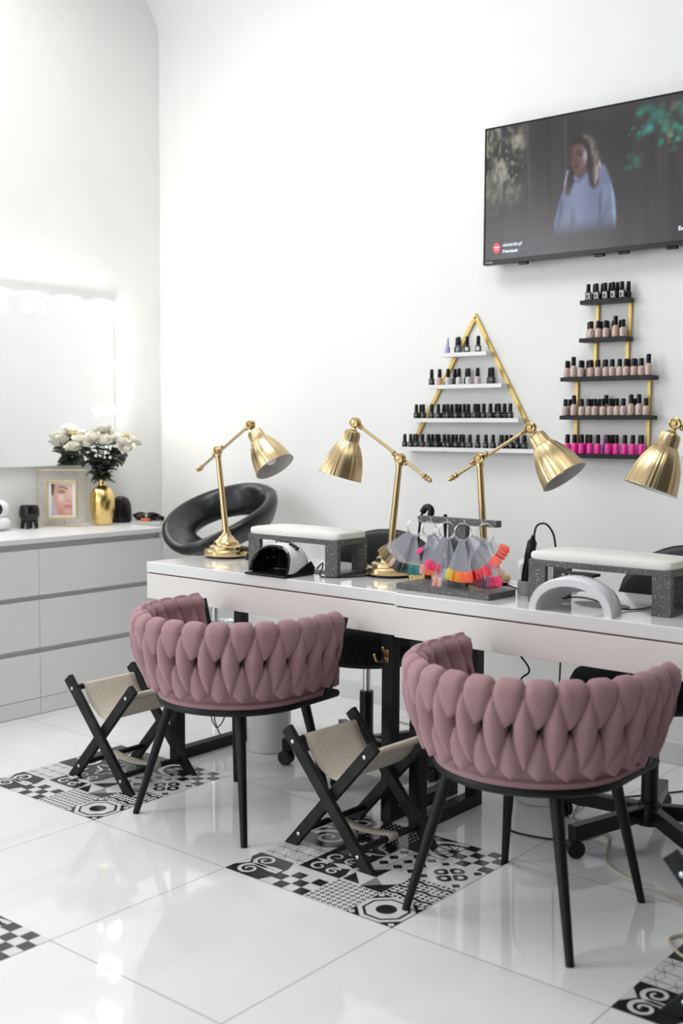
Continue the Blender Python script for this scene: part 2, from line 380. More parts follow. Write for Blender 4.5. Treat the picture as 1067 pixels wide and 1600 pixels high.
    for r, c, lv in ((.48, W, 1), (.38, B, 2), (.28, W, 3), (.12, B, 4)): p.poly([(.02 + r * 1.6 * math.sin(k * PI / 16), .5 - r * math.cos(k * PI / 16)) for k in range(17)], c, lv)
    for k in range(5): p.stroke([(.05, .5), (.05 + .5 * math.sin(PI * (k + .5) / 5), .5 - .4 * math.cos(PI * (k + .5) / 5))], .03, B, 5)
    bg(2, 3, B)
    for a in range(9):
        for b in range(9): p.dia((a + .5) / 9, (b + .5) / 9, .03, W, 1)
    bg(3, 3, B); p.spiral(.45, .55, .42, .05, 1, 11, .14, W, 2); p.disc(.15, .15, .1, W, 2)
    o = p.mb.build(name, [M['pat_white'], M['pat_black'], M['pat_grey']], None, 0, False)
    o['kind'] = 'structure'; return o
for k, (bx, by) in enumerate([(0, 0), (1.2, 0), (2.4, 0), (.6, -1.2)]):
    decor(bx, by, 'trim_%d' % (k + 1))

# ------------------------------------------------------------------ dresser
def dresser():
    y0, y1, xb, xf = -.03, 1.402, -1.728, -1.25
    t = thing('dresser', 'long white chest of drawers against the left wall under the lighted mirror', 'dresser', (xf, (y0 + y1) / 2, 0))
    L = lambda mb: mb
    dy = (y0 + y1) / 2; h = y1 - dy; d = xb - xf
    MB().box(d, -.022, -h + .004, h - .018, .0, .755).build('carcass', M['dresser_gap_shade'], t, 0, False)
    MB().box(d, .0, h - .017, h, .0, .754).build('end_panel', M['dresser'], t, .001, False)
    MB().box(d, .006, -h, h + .002, .7555, .778).build('top', M['dresser'], t, .0015, False)
    ym = .686 - dy
    for (a, b) in ((-h + .002, ym - .0012), (ym + .0012, h - .019)):
        for z0, z1 in ((.5265, .727), (.2955, .504), (.0745, .271)):
            MB().box(-.0215, 0, a, b, z0, z1).build('drawer', M['dresser'], t, .0012, False)
        MB().box(-.0215, -.001, a, b, .002, .0725).build('plinth', M['dresser'], t, .001, False)
dresser()

# ------------------------------------------------------------------ mirror with bulbs
def mirror():
    y0, y1, z0, z1 = -.1, 1.47, 1.066, 1.90
    t = thing('vanity_mirror', 'wide mirror on the left wall with round light bulbs along its edges', 'mirror', (XL, 0, z0))
    MB().box(.001, .03, y0, y1, 0, z1 - z0).build('backing', M['dresser'], t, .002, False)
    MB().box(.0302, .0322, y0 + .004, y1 - .004, .004, z1 - z0 - .03).build('glass', M['mirror'], t, 0, False)
    MB().box(.0302, .042, y0, y1, z1 - z0 - .028, z1 - z0).build('top_trim_shadow', M['grey_plastic'], t, .001, False)  # grey colour stands for the shadow line along the top edge
    spots = [(y, z1 - z0 - .075) for y in (.0, .2, .4, .6, .79, .985, 1.19, 1.40)] + [(1.40, z - z0) for z in (1.57, 1.345)]
    for y, z in spots:
        b = MB().lathe([(.014, 0), (.016, .012), (.014, .016)], 16, axisT((.0325, y, z), (1, 0, 0))).build('bulb_socket', M['white_plastic'], t)
        MB().ell((.0325 + .045, y, z), .03, .03, .03, 18, 12).build('bulb', M['bulb_on'], b)
mirror()

# ------------------------------------------------------------------ braided chairs
def braided():
    LA, R0 = .155, .31
    LEN = 2 * LA + PI * R0; NL = 18; sp_ = LEN / NL
    NS, NQ = 18 * 22, 132
    E0 = .12
    def prof(t):      # bottom 0 -> top 1 : radius, height
        return .240 + .072 * (1 - (1 - t) ** 1.4) - .006 * t ** 6, .404 + .238 * t
    def pads(a, v):
        h = -.006; dark = False
        k = math.floor(a)
        for c in (k - .5, k + .5, k + 1.5):
            if 0 < c < NL:
                if v < .40:
                    q = v / .40; c -= .10 * q; w_ = .515 * max(0, 1 - q ** 2.3) ** .55; d = abs(a - c)
                    if d < w_: h = max(h, .029 * math.sqrt(1 - (d / w_) ** (4.2 - 2.2 * q)) * (1 - .35 * q * q))
                if v > .46:
                    q = (v - .46) / .46
                    if q < 1:
                        w_ = .50 * (math.sin(PI / 2 * min(1, q * 1.35)) ** 1.1) * (max(0, 1 - max(0, (q - .72) / .28) ** 2.4)) ** .5; d = abs(a - c)
                        if w_ > .01 and d < w_: h = max(h, .026 * math.sqrt(1 - (d / w_) ** 2) * min(1, q * 3) ** .5)
        for c in (k, k + 1):
            if 0 <= c <= NL and .10 < v < .90:
                q = (v - .10) / .78; e = max(0, math.sin(PI * q ** .92)); w_ = .40 * e ** .95; d = abs(a - c)
                if w_ > .01 and d < w_: h = max(h, .033 * math.sqrt(1 - (d / w_) ** 2) * e ** .35)
        return h
    mb = MB(); P = []; H = []
    for i in range(NS + 1):
        s = LEN * i / NS; a = NL * i / NS
        f = max(.02, math.sqrt(max(0, min(1, min(s, LEN - s) / .022))))
        row = []; hr = []
        for j in range(NQ + 1):
            q = -1 + 2 * j / NQ; v = max(0, (abs(q) - E0) / (1 - E0)); t = 1 - v
            r, z = prof(t); r2, z2 = prof(min(1, t + .02)); r1, z1 = prof(max(0, t - .02))
            tx, tz = r2 - r1, z2 - z1; L = math.hypot(tx, tz); nx, nz = tz / L, -tx / L
            sg = -1 if q > 0 else 1
            if abs(q) < E0:
                an = q / E0 * PI / 2; dx, dz = -math.sin(an), math.cos(an)
                nx, nz = (dx * 1, dz); th = .010
                vv = abs(q) / E0 * .10
            else:
                nx, nz = nx * sg, nz * sg; th = .010; vv = .10 + .90 * v
            h = pads(a, vv / .925) if vv < .925 else .004
            if q > 0: h *= .75
            off = (th + h) * f
            rr, zz = r + nx * off, z + nz * off
            lean = 0.0
            if s < LA: x, y = -rr, LA - s
            elif s > LA + PI * R0: x, y = rr, s - LA - PI * R0
            else:
                an = (s - LA) / R0; x, y = -rr * math.cos(an), -rr * math.sin(an)
            row.append((x, y, zz)); hr.append(h)
        P.append(row); H.append(hr)
    mb.grid(P)
    nv = NQ + 1
    cap0 = tuple(range(nv)); cap1 = tuple(NS * nv + j for j in range(nv - 1, -1, -1))
    mb.f += [cap0, cap1]; mb.mi += [0, 0]
    # frame seen through the gaps of the braid
    for fi in range(NS * NQ):
        i, j = divmod(fi, NQ); q = -1 + 2 * (j + .5) / NQ; v = (abs(q) - E0) / (1 - E0)
        if q < 0 and .24 < v < .42 and H[i][j] < 0 and H[i + 1][j + 1] < 0: mb.mi[fi] = 1
    return mb
CH = {}
def make_chair(label):
    t = thing('braided_armchair', label, 'chair', (0, 0, 0), 0, 'mauve braided chairs at the white desks')
    bk = braided().build('backrest', [M['velvet'], M['blk']], t)
    # seat cushion: D outline
    def outline(r, yf, n=28): return [(-r, yf)] + [(-r * math.cos(PI * k / n), -r * math.sin(PI * k / n)) for k in range(n + 1)] + [(r, yf)]
    mb = MB(); layers = [(.222, .404), (.236, .412), (.238, .47), (.225, .488), (.17, .497)]
    P = [[(x, y, z) for x, y in outline(r, .16 + r * .35)] for r, z in layers]
    n = len(P[0]); mb.grid(P, closed_v=True); mb.f += [tuple((len(P) - 1) * n + j for j in range(n)), tuple(range(n - 1, -1, -1))]; mb.mi += [0, 0]
    mb.build('seat', M['velvet'], t)
    rg = MB(); o = outline(.247, .215, 36); rg.tube([(x, y, .391) for x, y in o], .0125, 10, True)
    rg.prism([(x * .985, y * .985) for x, y in o], .3915, .402)
    rg.build('seat_frame', M['blk'], t)
    for sx in (-1, 1):
        bf = MB(); bf.bar((sx * .247, .165, .40), (sx * .317, .163, .655), .012, .03, (0, 1, 0)); bf.build('arm_end_frame', M['blk'], t)
    for sx in (-1, 1):
        for sy in (-1, 1):
            top = (sx * .17 - (.025 if sx > 0 else 0), .02 + sy * .16 + (.02 if sy < 0 else 0) - (.02 if sx > 0 else 0), .391); ft = (sx * (.24 if sy < 0 else .212), sy * .225, 0.0)
            MB().tube([top, ft], [.0175, .0105], 16).build('leg', M['blk'], t)
    return t
chair = make_chair('mauve braided velvet armchair nearer the camera, at the right-hand white desk')
chair.location = (1.403, .333, 0)
dup(chair, (.285, .362, 0), math.radians(2), 'mauve braided velvet armchair at the left-hand white desk, beside the farthest folding stool')

# ------------------------------------------------------------------ desks
def desk(x0, x1, yf, yb, posts, label, legx):
    t = thing('desk', label, 'desk', ((x0 + x1) / 2, (yf + yb) / 2, 0), 0, 'white manicure desks')
    cx, cy = (x0 + x1) / 2, (yf + yb) / 2
    MB().box(x0 - cx, x1 - cx, yf - cy, yb - cy, .7105, .75).build('desktop', M['white_gloss'], t, .0025, False)
    MB().box(x0 - cx + .001, x1 - cx - .001, yf - cy + .0005, yb - cy - .002, .6115, .706).build('drawer_box', M['desk_front'], t, .0015, False)
    MB().box(x0 - cx + .006, x1 - cx - .006, yf - cy + .008, yb - cy - .006, .7045, .712).build('shadow_gap', M['gap_red'], t, 0, False)
    (a0, a1), (b0, b1) = posts
    for lx in legx:
        m = MB(); X0, X1 = lx - cx, lx + .042 - cx
        m.box(X0, X1, a0 - cy, a1 - cy, 0, .611).box(X0, X1, b0 - cy, b1 - cy, 0, .611)
        m.box(X0, X1, a1 - cy, b0 - cy, 0, .042).box(X0, X1, a1 - cy, b0 - cy, .57, .611)
        m.build('leg_frame', M['blk'], t, .0015, False)
    return t
desk(-.42, .768, .585, 1.085, ((.60, .642), (.943, .985)), 'left white desk with black frame legs, holding the white and black UV lamp', (-.312, .70))
desk(.774, 1.96, .565, 1.065, ((.582, .624), (.903, .945)), 'right white desk with black frame legs, holding the nail colour display', (.824, 1.86))
hk = thing('coat_hook', 'small brass double hook screwed to the black desk leg', 'hook', (.7205, .5995, .53))
m = MB(); m.box(-.008, .008, -.003, 0, -.012, .03)
m.build('back_plate', M['brass_dark'], hk, .001)
m = MB(); m.tube(bez([(0, -.003, .0), (-.004, -.02, -.006), (-.012, -.038, -.002), (-.016, -.044, .014)], 6), .0035, 8); m.ell((-.016, -.044, .016), .005, .005, .005, 10, 8)
m.tube(bez([(0, -.003, .02), (-.001, -.014, .026), (-.002, -.018, .036)], 6), .003, 8); m.ell((-.002, -.018, .037), .0045, .0045, .0045, 10, 8)
m.build('prong', M['brass_dark'], hk)

# ------------------------------------------------------------------ folding canvas stools
def xbar(mb, xb, xt, h, wd, y0, y1):
    d = Vector((xt - xb, h)); L = d.length; d /= L; nrm = Vector((-d.y, d.x)); hw = wd / 2 / d.y
    sg = 1 if xt > xb else -1
    top = Vector((xt, h))
    pts = [(xb - hw, 0), (xb + hw, 0), (top - nrm * wd / 2), (top + nrm * wd / 2)]
    pts = [(p[0], p[1]) for p in pts]
    T = Matrix(((1, 0, 0, 0), (0, 0, -1, y1), (0, 1, 0, 0), (0, 0, 0, 1)))
    mb.prism(pts, 0, y1 - y0, T)
def stool(label):
    t = thing('folding_stool', label, 'stool', (0, 0, 0), 0, 'folding canvas bag stools beside the chairs')
    h = .362; X = .163; W = .036; k = h * .5
    ys = {('A', 0): (-.166, -.146), ('B', 0): (-.144, -.124), ('A', 1): (.124, .144), ('B', 1): (.146, .166)}
    for (n_, far), (y0, y1) in ys.items():
        m = MB()
        xbar(m, X if n_ == 'A' else -X, -X if n_ == 'A' else X, h, W, y0, y1)
        o = m.build('leg', M['blk_wood'], t, .0025, False)
        for e in (.04, h - .035):
            f = e / h; x = (X - 2 * X * f) if n_ == 'A' else (-X + 2 * X * f)
            b = MB(); b.lathe([(.0062, 0), (.0062, .0015), (.004, .003)], 14, axisT((x, y0 if not far else y1, e), (0, -1 if not far else 1, 0)))
            b.build('bolt', M['bolt'], o)
    rods = MB
    fx = X - 2 * X * ((h - .035) / h)
    for x, y0, y1, z in ((fx, -.145, .123, h - .035), (-fx, -.123, .145, h - .035)):
        MB().tube([(x, y0, z), (x, y1, z)], .0105, 12).build('top_rod', M['blk_wood'], t)
    lx = X - 2 * X * (.052 / h)
    for x, y0, y1 in ((lx, -.145, .123), (-lx, -.123, .145)):
        MB().tube([(x, y0, .052), (x, y1, .052)], .010, 12).build('lower_rod', M['blk_wood'], t)
    # canvas sling wrapped over both rods
    top = h - .035; r = .0125; pth = []
    a = abs(fx)
    for q in range(7): an = PI * 1.35 - q / 6 * PI * 1.35; pth.append((-a + r * math.cos(PI - (PI * 1.25 - an) ), top + r * math.sin(PI - (PI * 1.25 - an))))
    pth = []
    for q in range(8): an = PI * 1.15 - q / 7 * PI * 1.0; pth.append((-a + r * math.cos(an), top + r * math.sin(an)))
    n = 22
    x0, z0 = pth[-1]
    for q in range(1, n):
        u = q / n; x = x0 + (-2 * x0) * u; pth.append((x, z0 - .105 * (1 - (2 * u - 1) ** 2) ** .8))
    pth += [(-x, z) for x, z in reversed(pth[:8])]
    mb = MB(); y0, y1 = -.118, .118
    mb.grid([[(x, y0 + (y1 - y0) * j / 6, z) for j in range(7)] for x, z in pth])
    o = mb.build('canvas_seat', M['linen'], t); s = o.modifiers.new('Solidify', 'SOLIDIFY'); s.thickness = .0022
    mb = MB(); pth = [(-lx + .0118 * math.cos(a_), .052 + .0118 * math.sin(a_)) for a_ in [PI * 1.4 - PI * .95 * q / 7 for q in range(8)]]
    pth2 = [(-x, z) for x, z in reversed(pth)]
    mid = [(pth[-1][0] + (pth2[0][0] - pth[-1][0]) * q / 10, pth[-1][1] - .012 * math.sin(PI * q / 10)) for q in range(1, 10)]
    mb.grid([[(x, y, z) for y in (-.022, 0, .022)] for x, z in pth + mid + pth2])
    o = mb.build('strap', M['linen'], t); s = o.modifiers.new('Solidify', 'SOLIDIFY'); s.thickness = .002
    return t
st = stool('folding canvas stool with black wooden legs between the two braided armchairs')
st.location = (.785, .395, 0); st.rotation_euler = (0, 0, math.radians(-2))
dup(st, (-.275, .39, 0), math.radians(1), 'folding canvas stool with black wooden legs nearest the white dresser')
dup(st, (2.075, .19, 0), math.radians(-1), 'folding stool only partly in view at the right edge, its black leg end showing')

# ------------------------------------------------------------------ swivel chairs behind the desks
def swivel(loc, rz, seat_z, label, phase, back=True):
    t = thing('swivel_chair', label, 'chair', loc, rz, 'black swivel chairs behind the desks')
    MB().lathe([(.028, .045), (.042, .05), (.045, .085), (.04, .11), (.03, .12)], 24).build('base_hub', M['blk_plastic'], t)
    for k in range(5):
        a = phase + k * 2 * PI / 5; c, s = math.cos(a), math.sin(a)
        m = MB(); m.bar((.035 * c, .035 * s, .086), (.315 * c, .315 * s, .074), .036, .046)
        lg = m.build('base_leg', M['blk_plastic'], t, .004, False)
        m = MB(); px, py = .300 * c, .300 * s; ca = a + 1.1
        for sg in (-1, 1):
            m.lathe([(.004, -.009), (.024, -.009), (.0275, -.005), (.0275, .005), (.024, .009), (.004, .009)], 18, axisT((px + sg * .012 * math.cos(ca), py + sg * .013 * math.sin(ca), .0278), (math.cos(ca), math.sin(ca), 0)))
        m.tube([(px, py, .03), (px, py, .062)], .006, 8)
        m.build('caster', M['blk_plastic'], lg)
    MB().tube([(0, 0, .12), (0, 0, .285)], .026, 20).build('column_sleeve', M['blk_plastic'], t)
    MB().tube([(0, 0, .285), (0, 0, seat_z - .085)], .0145, 16).build('gas_lift', M['steel'], t)
    m = MB(); pr = [(.03, -.088), (.19, -.083), (.237, -.06), (.25, -.03), (.238, -.006), (.18, .004), (.001, .006)]
    m.lathe(pr, 40, Matrix.Translation((0, 0, seat_z)) @ Matrix.Diagonal((1, 1, 1, 1)))
    m.build('seat', M['blk_fabric'], t)
    # back: local +y
    m = MB(); nu, nv = 36, 18; bw, bh, bc = .235, .165, seat_z + .212
    P = []
    for i in range(nv + 1):
        th = -PI / 2 + PI * i / nv; row = []
        for j in range(nu):
            a = 2 * PI * j / nu; c, s = math.cos(a), math.sin(a)
            e = lambda q, p_: math.copysign(abs(q) ** p_, q)
            rr = math.cos(th) ** .35
            x = bw * e(c, .9) * (1 - .17 * s) * rr; z = bh * e(s, .8) * rr; y = .03 * math.sin(th)
            row.append((x, .255 + y - 1.0 * x * x + .10 * (z + .1) , bc + z))
        P.append(row)
    m.grid(P, closed_v=True); m.build('backrest', M['leather_dark'], t)
    m = MB(); m.tube(bez([(0, .05, seat_z - .09), (0, .20, seat_z - .10), (0, .285, seat_z - .02), (0, .29, seat_z + .14)], 8), .014, 10)
    m.build('back_support', M['blk_plastic'], t)
    return t
swivel((.300, 1.03, 0), math.radians(22), .49, 'black swivel chair tucked behind the left white desk, its round seat below', math.radians(-20))
swivel((1.43, 1.01, 0), math.radians(-3), .515, 'black swivel chair behind the right white desk, at the right edge', math.radians(-35))

def ring_chair():
    cx, cy = -.885, 1.42
    t = thing('ring_stool', 'black leather swivel stool with ring-shaped back beside the dresser', 'stool', (cx, cy, 0))
    bd = (RGT * .62 + FWD * .78); bd.z = 0; bd.normalize(); sd = Vector((-bd.y, bd.x, 0))
    P = []; NF, NP = 72, 24
    for i in range(NF):
        ph = 2 * PI * i / NF; cb = (1 + math.cos(ph)) / 2; cf = 1 - cb
        er = bd * math.cos(ph) + sd * math.sin(ph)
        rc = .232 - .10 * cf ** 2.2; z = .715 + .205 * cb ** .95
        hw = .078 + .042 * cf ** 2.2; ht = .034; al = math.radians(88) * cb ** .75
        ax1 = er * math.cos(al) + Vector((0, 0, 1)) * math.sin(al); ax2 = -er * math.sin(al) + Vector((0, 0, 1)) * math.cos(al)
        row = []
        for j in range(NP):
            a = 2 * PI * j / NP; c, s = math.cos(a), math.sin(a)
            e = lambda q, p_: math.copysign(abs(q) ** p_, q)
            p = er * rc + Vector((0, 0, z)) + ax1 * (hw * e(c, .75)) + ax2 * (ht * e(s, .75))
            row.append(tuple(p))
        P.append(row)
    MB().grid(P, closed_u=True, closed_v=True).build('ring_seat', M['leather'], t)
    seams = MB()
    for ph in (.75, -.75, 2.2, -2.2):
        i = int(ph / (2 * PI) * NF) % NF
        c0 = sum((Vector(q) for q in P[i]), Vector()) / NP
        seams.tube([c0 + (Vector(q) - c0) * 1.006 for q in P[i]], .0012, 6, True)
    seams.build('seam', M['blk_plastic'], t)
    f = -bd * .03
    MB().lathe([(.10, .675), (.10, .69), (.03, .695)], 24, Matrix.Translation((f.x, f.y, 0))).build('seat_plate', M['blk_plastic'], t)
    MB().tube([(f.x, f.y, .10), (f.x, f.y, .68)], .022, 18).build('column', M['steel'], t)
    m = MB(); m.tube([(f.x + .17 * math.cos(a), f.y + .17 * math.sin(a), .34) for a in [2 * PI * k / 36 for k in range(36)]], .009, 8, True)
    for k in range(3):
        a = k * 2.09; m.tube([(f.x, f.y, .34), (f.x + .17 * math.cos(a), f.y + .17 * math.sin(a), .34)], .006, 8)
    m.build('foot_ring', M['steel'], t)
    MB().lathe([(.20, .0), (.205, .008), (.18, .018), (.05, .035), (.03, .10)], 40, Matrix.Translation((f.x, f.y, 0))).build('base', M['steel'], t)
ring_chair()

# ------------------------------------------------------------------ bins and floor cables
def bin_(x, y, label):
    o = MB().lathe([(.080, 0), (.085, .004), (.09, .27), (.092, .275), (.088, .275), (.082, .012), (.001, .01)], 40).build('waste_bin', M['bin'], None)
    o.location = (x, y, 0); tag(o, label, 'bin', 'white waste bins under the desks')
bin_(-.13, .955, 'white round waste bin under the left desk, behind the left braided armchair')
bin_(.99, 1.12, 'white round waste bin under the right desk, mostly hidden behind the right braided armchair')
def cable(name, pts, r, m, label, cat='cable', group=None):
    o = MB().tube(bez(pts, 10), r, 8).build(name, m, None); return tag(o, label, cat, group)
cable('power_cable', [(-.26, 1.06, .30), (-.33, 1.00, .15), (-.40, .925, .135), (-.42, .92, .09), (-.39, .92, .045), (-.35, .92, .08), (-.345, .925, .125), (-.385, .925, .12), (-.40, .92, .08), (-.37, .915, .03), (-.345, .91, .006), (-.335, .80, .0045)], .0028, M['cable_black'], 'thin black cable in a loose loop above the floor beside the left desk foot rail')
cable('power_cable', [(.985, .95, .611), (.99, .95, .54), (1.035, .95, .48), (.995, .95, .42), (1.0, .93, .2), (1.02, .88, .03), (1.05, .80, .0045), (1.14, .78, .0045), (1.27, .83, .0045), (1.30, .95, .0045)], .0032, M['cable_black'], 'black cable under the right desk curving along the floor behind the right armchair')
cable('power_cable', [(1.15, .95, .611), (1.145, .95, .45), (1.12, .99, .2), (1.13, 1.1, .02), (1.2, 1.3, .0045), (1.4, 1.6, .0045)], .0028, M['cable_black'], 'straight black cable hanging from the right desk just left of the swivel chair seat')
cable('power_cable', [(1.13, 1.12, .0045), (1.17, 1.02, .0045), (1.24, .99, .008), (1.33, .94, .0045), (1.38, .83, .0045), (1.44, .72, .0045), (1.55, .66, .0045), (1.68, .63, .0045), (1.80, .56, .0045), (1.84, .47, .0045), (1.79, .44, .0045), (1.77, .38, .0045), (1.86, .31, .0045), (2.05, .32, .0045)], .004, M['cable_beige'], 'beige cord lying on the floor under the right swivel chair')
cable('power_cable', [(.02, 1.60, .0045), (.2, 1.58, .0045), (.36, 1.5, .0045), (.62, 1.55, .0045), (.85, 1.6, .0045)], .004, M['cable_beige'], 'beige cord lying on the floor along the back wall')

# ------------------------------------------------------------------ brass desk lamps
DZ = .75
def lamp(label, base, joint, fin, head, axis, shade_len=.165):
    B = Vector(base); t = thing('desk_lamp', label, 'lamp', base, 0, 'brass desk lamps on the white desks')
    rel = lambda p: Vector(p) - B
    j, f, h = rel(joint), rel(fin), rel(head); ax = Vector(axis).normalized()
    MB().lathe([(.078, .0), (.08, .002), (.08, .006), (.076, .008)], 40).build('foot_pad', M['blk_plastic'], t)
    MB().lathe([(.07, .008), (.085, .009), (.087, .013), (.087, .027), (.083, .032), (.068, .034), (.066, .044), (.060, .047), (.052, .050), (.049, .061), (.044, .066), (.036, .070), (.030, .080), (.020, .088), (.017, .10), (.001, .10)], 56).build('base', M['brass_base'], t)
    top = j - (j - Vector((0, 0, .09))).normalized() * .02
    pole = MB(); pole.tube([(0, 0, .09), top], [.0125, .0105], 16)
    pole.lathe([(.014, -.002), (.0145, .004), (.012, .01), (.009, .016)], 18, axisT(top - (top.normalized()) * .004, top))
    pole.build('pole', M['brass_base'], t)
    ad = (h - j).normalized(); side = ad.cross(Vector((0, 0, 1))).normalized()
    def knuckle(name, c):
        m = MB(); m.lathe([(.001, -.013), (.011, -.013), (.0175, -.0105), (.0175, .0105), (.014, .0125), (.012, .0115), (.009, .0115), (.008, .0135), (.004, .0145), (.001, .0145)], 26, axisT(c, -side if side.y > 0 else side))
        m.tube([c + side * .012 + ad * .004, c + side * .026 + ad * .012], .0018, 6)
        return m.build(name, M['brass_dark'], t)
    knuckle('pole_joint', j); knuckle('head_joint', h)
    a = MB(); a.tube([f + ad * .02, h - ad * .016], .0055, 12)
    for c, s in ((j + ad * .026, 1), (j - ad * .026, 1), (h - ad * .026, 1)):
        a.lathe([(.006, -.009), (.0095, -.006), (.0075, -.002), (.0105, .003), (.0085, .007), (.006, .009)], 16, axisT(c, ad))
    a.build('arm', M['brass_base'], t)
    MB().lathe([(.001, -.022), (.006, -.02), (.0085, -.013), (.0075, -.006), (.0105, -.003), (.0105, .001), (.007, .004), (.010, .009), (.010, .013), (.006, .018)], 16, axisT(f + ad * .012, ad)).build('finial', M['brass_dark'], t)
    # shade along axis from the head joint
    T = axisT(h + ax * .008, ax)
    I4 = Matrix.Identity(4)
    s = MB(); s.lathe([(.007, 0), (.009, .012), (.0155, .020), (.026, .024), (.0295, .032), (.0325, .062), (.0345, .064), (.043, .076), (.054, .098), (.0635, .122), (.0705, .148), (.0745, .172), (.077, .188), (.0795, .1885), (.0795, .190), (.0765, .190)], 64, I4, cap=False)
    sh = s.build('lamp_shade', M['brass'], t); sh.matrix_local = T
    s = MB(); s.lathe([(.001, .066), (.030, .066), (.0415, .078), (.0525, .10), (.062, .124), (.069, .149), (.0730, .172), (.0762, .1895)], 48, I4, cap=False); s.build('shade_lining', M['shade_in'], sh)
    s = MB()
    for k in range(12): s.lathe([(.0016, 0), (.001, .0006)], 8, axisT((.0352 * math.cos(k * PI / 6), .0352 * math.sin(k * PI / 6), .066), (math.cos(k * PI / 6), math.sin(k * PI / 6), -.35)))
    s.build('vent_hole', M['blk'], sh)
    s = MB(); s.lathe([(.013, .068), (.013, .095), (.017, .105)], 18, I4); s.ell((0, 0, .142), .030, .030, .034, 22, 14, I4); s.build('bulb', M['bulb_off'], sh)
    return t
def ax(r, u, f): return RGT * r + UPV * u + FWD * f
lamp('leftmost brass desk lamp, its shade turned right, in front of the ring-backed stool', (-.305, .895, DZ), (-.368, .91, 1.169), (-.502, .932, 1.089), (-.153, .875, 1.271), ax(.50, -.83, -.30))
lamp('brass desk lamp at the right end of the left desk, its shade turned left', (.515, .885, DZ), (.552, .886, 1.159), (.663, .905, 1.087), (.378, .856, 1.281), ax(-.27, -.96, .06))
lamp('brass desk lamp standing behind the nail colour display, its shade turned right', (.865, .94, DZ), (.843, .933, 1.164), (.749, .905, 1.094), (1.005, .982, 1.266), ax(.50, -.83, -.30))
lamp('rightmost brass desk lamp, only its left-turned shade in view at the right edge', (1.72, .90, DZ), (1.73, .90, 1.165), (1.85, .92, 1.09), (1.544, .86, 1.279), ax(-.34, -.93, .06))

# ------------------------------------------------------------------ armrests
def armrest(label, x0, x1, y0, y1):
    t = thing('hand_rest', label, 'armrest', ((x0 + x1) / 2, (y0 + y1) / 2, DZ), 0, 'padded hand rests on the desks')
    a, b = (x1 - x0) / 2, (y1 - y0) / 2; H = .128
    for s in (-1, 1):
        X0, X1 = (s * a - (.056 if s > 0 else 0), s * a + (.056 if s < 0 else 0))
        m = MB(); m.box(X0, X1, -b, -b + .018, 0, H - .018).box(X0, X1, b - .018, b, 0, H - .018).box(X0, X1, -b + .018, b - .018, 0, .014)
        m.build('leg', M['terrazzo'], t, .001, False)
    MB().box(-a, a, -b, b, H - .018, H).build('frame_top', M['terrazzo'], t, .001, False)
    n, k = 24, 10; P = []
    e = lambda q, p_: math.copysign(abs(q) ** p_, q)
    m = MB(); rows = []
    for i, (g, z) in enumerate([(.985, H), (1.005, H + .004), (1.005, H + .016), (.985, H + .022), (.9, H + .0265), (.6, H + .031), (.2, H + .033)]):
        rows.append([((a) * g * e(math.cos(2 * PI * j / 72), .16), (b) * g * e(math.sin(2 * PI * j / 72), .16), z) for j in range(72)])
    m.grid(rows, closed_v=True); m.f += [tuple(6 * 72 + j for j in range(72)), tuple(range(71, -1, -1))]; m.mi += [0, 0]
    m.build('pad', M['pad'], t)
armrest('grey speckled hand rest with white pad behind the black and white UV lamp', .0, .423, .708, .872)
armrest('grey speckled hand rest with cream pad behind the plain white UV lamp', 1.174, 1.617, .692, .858)

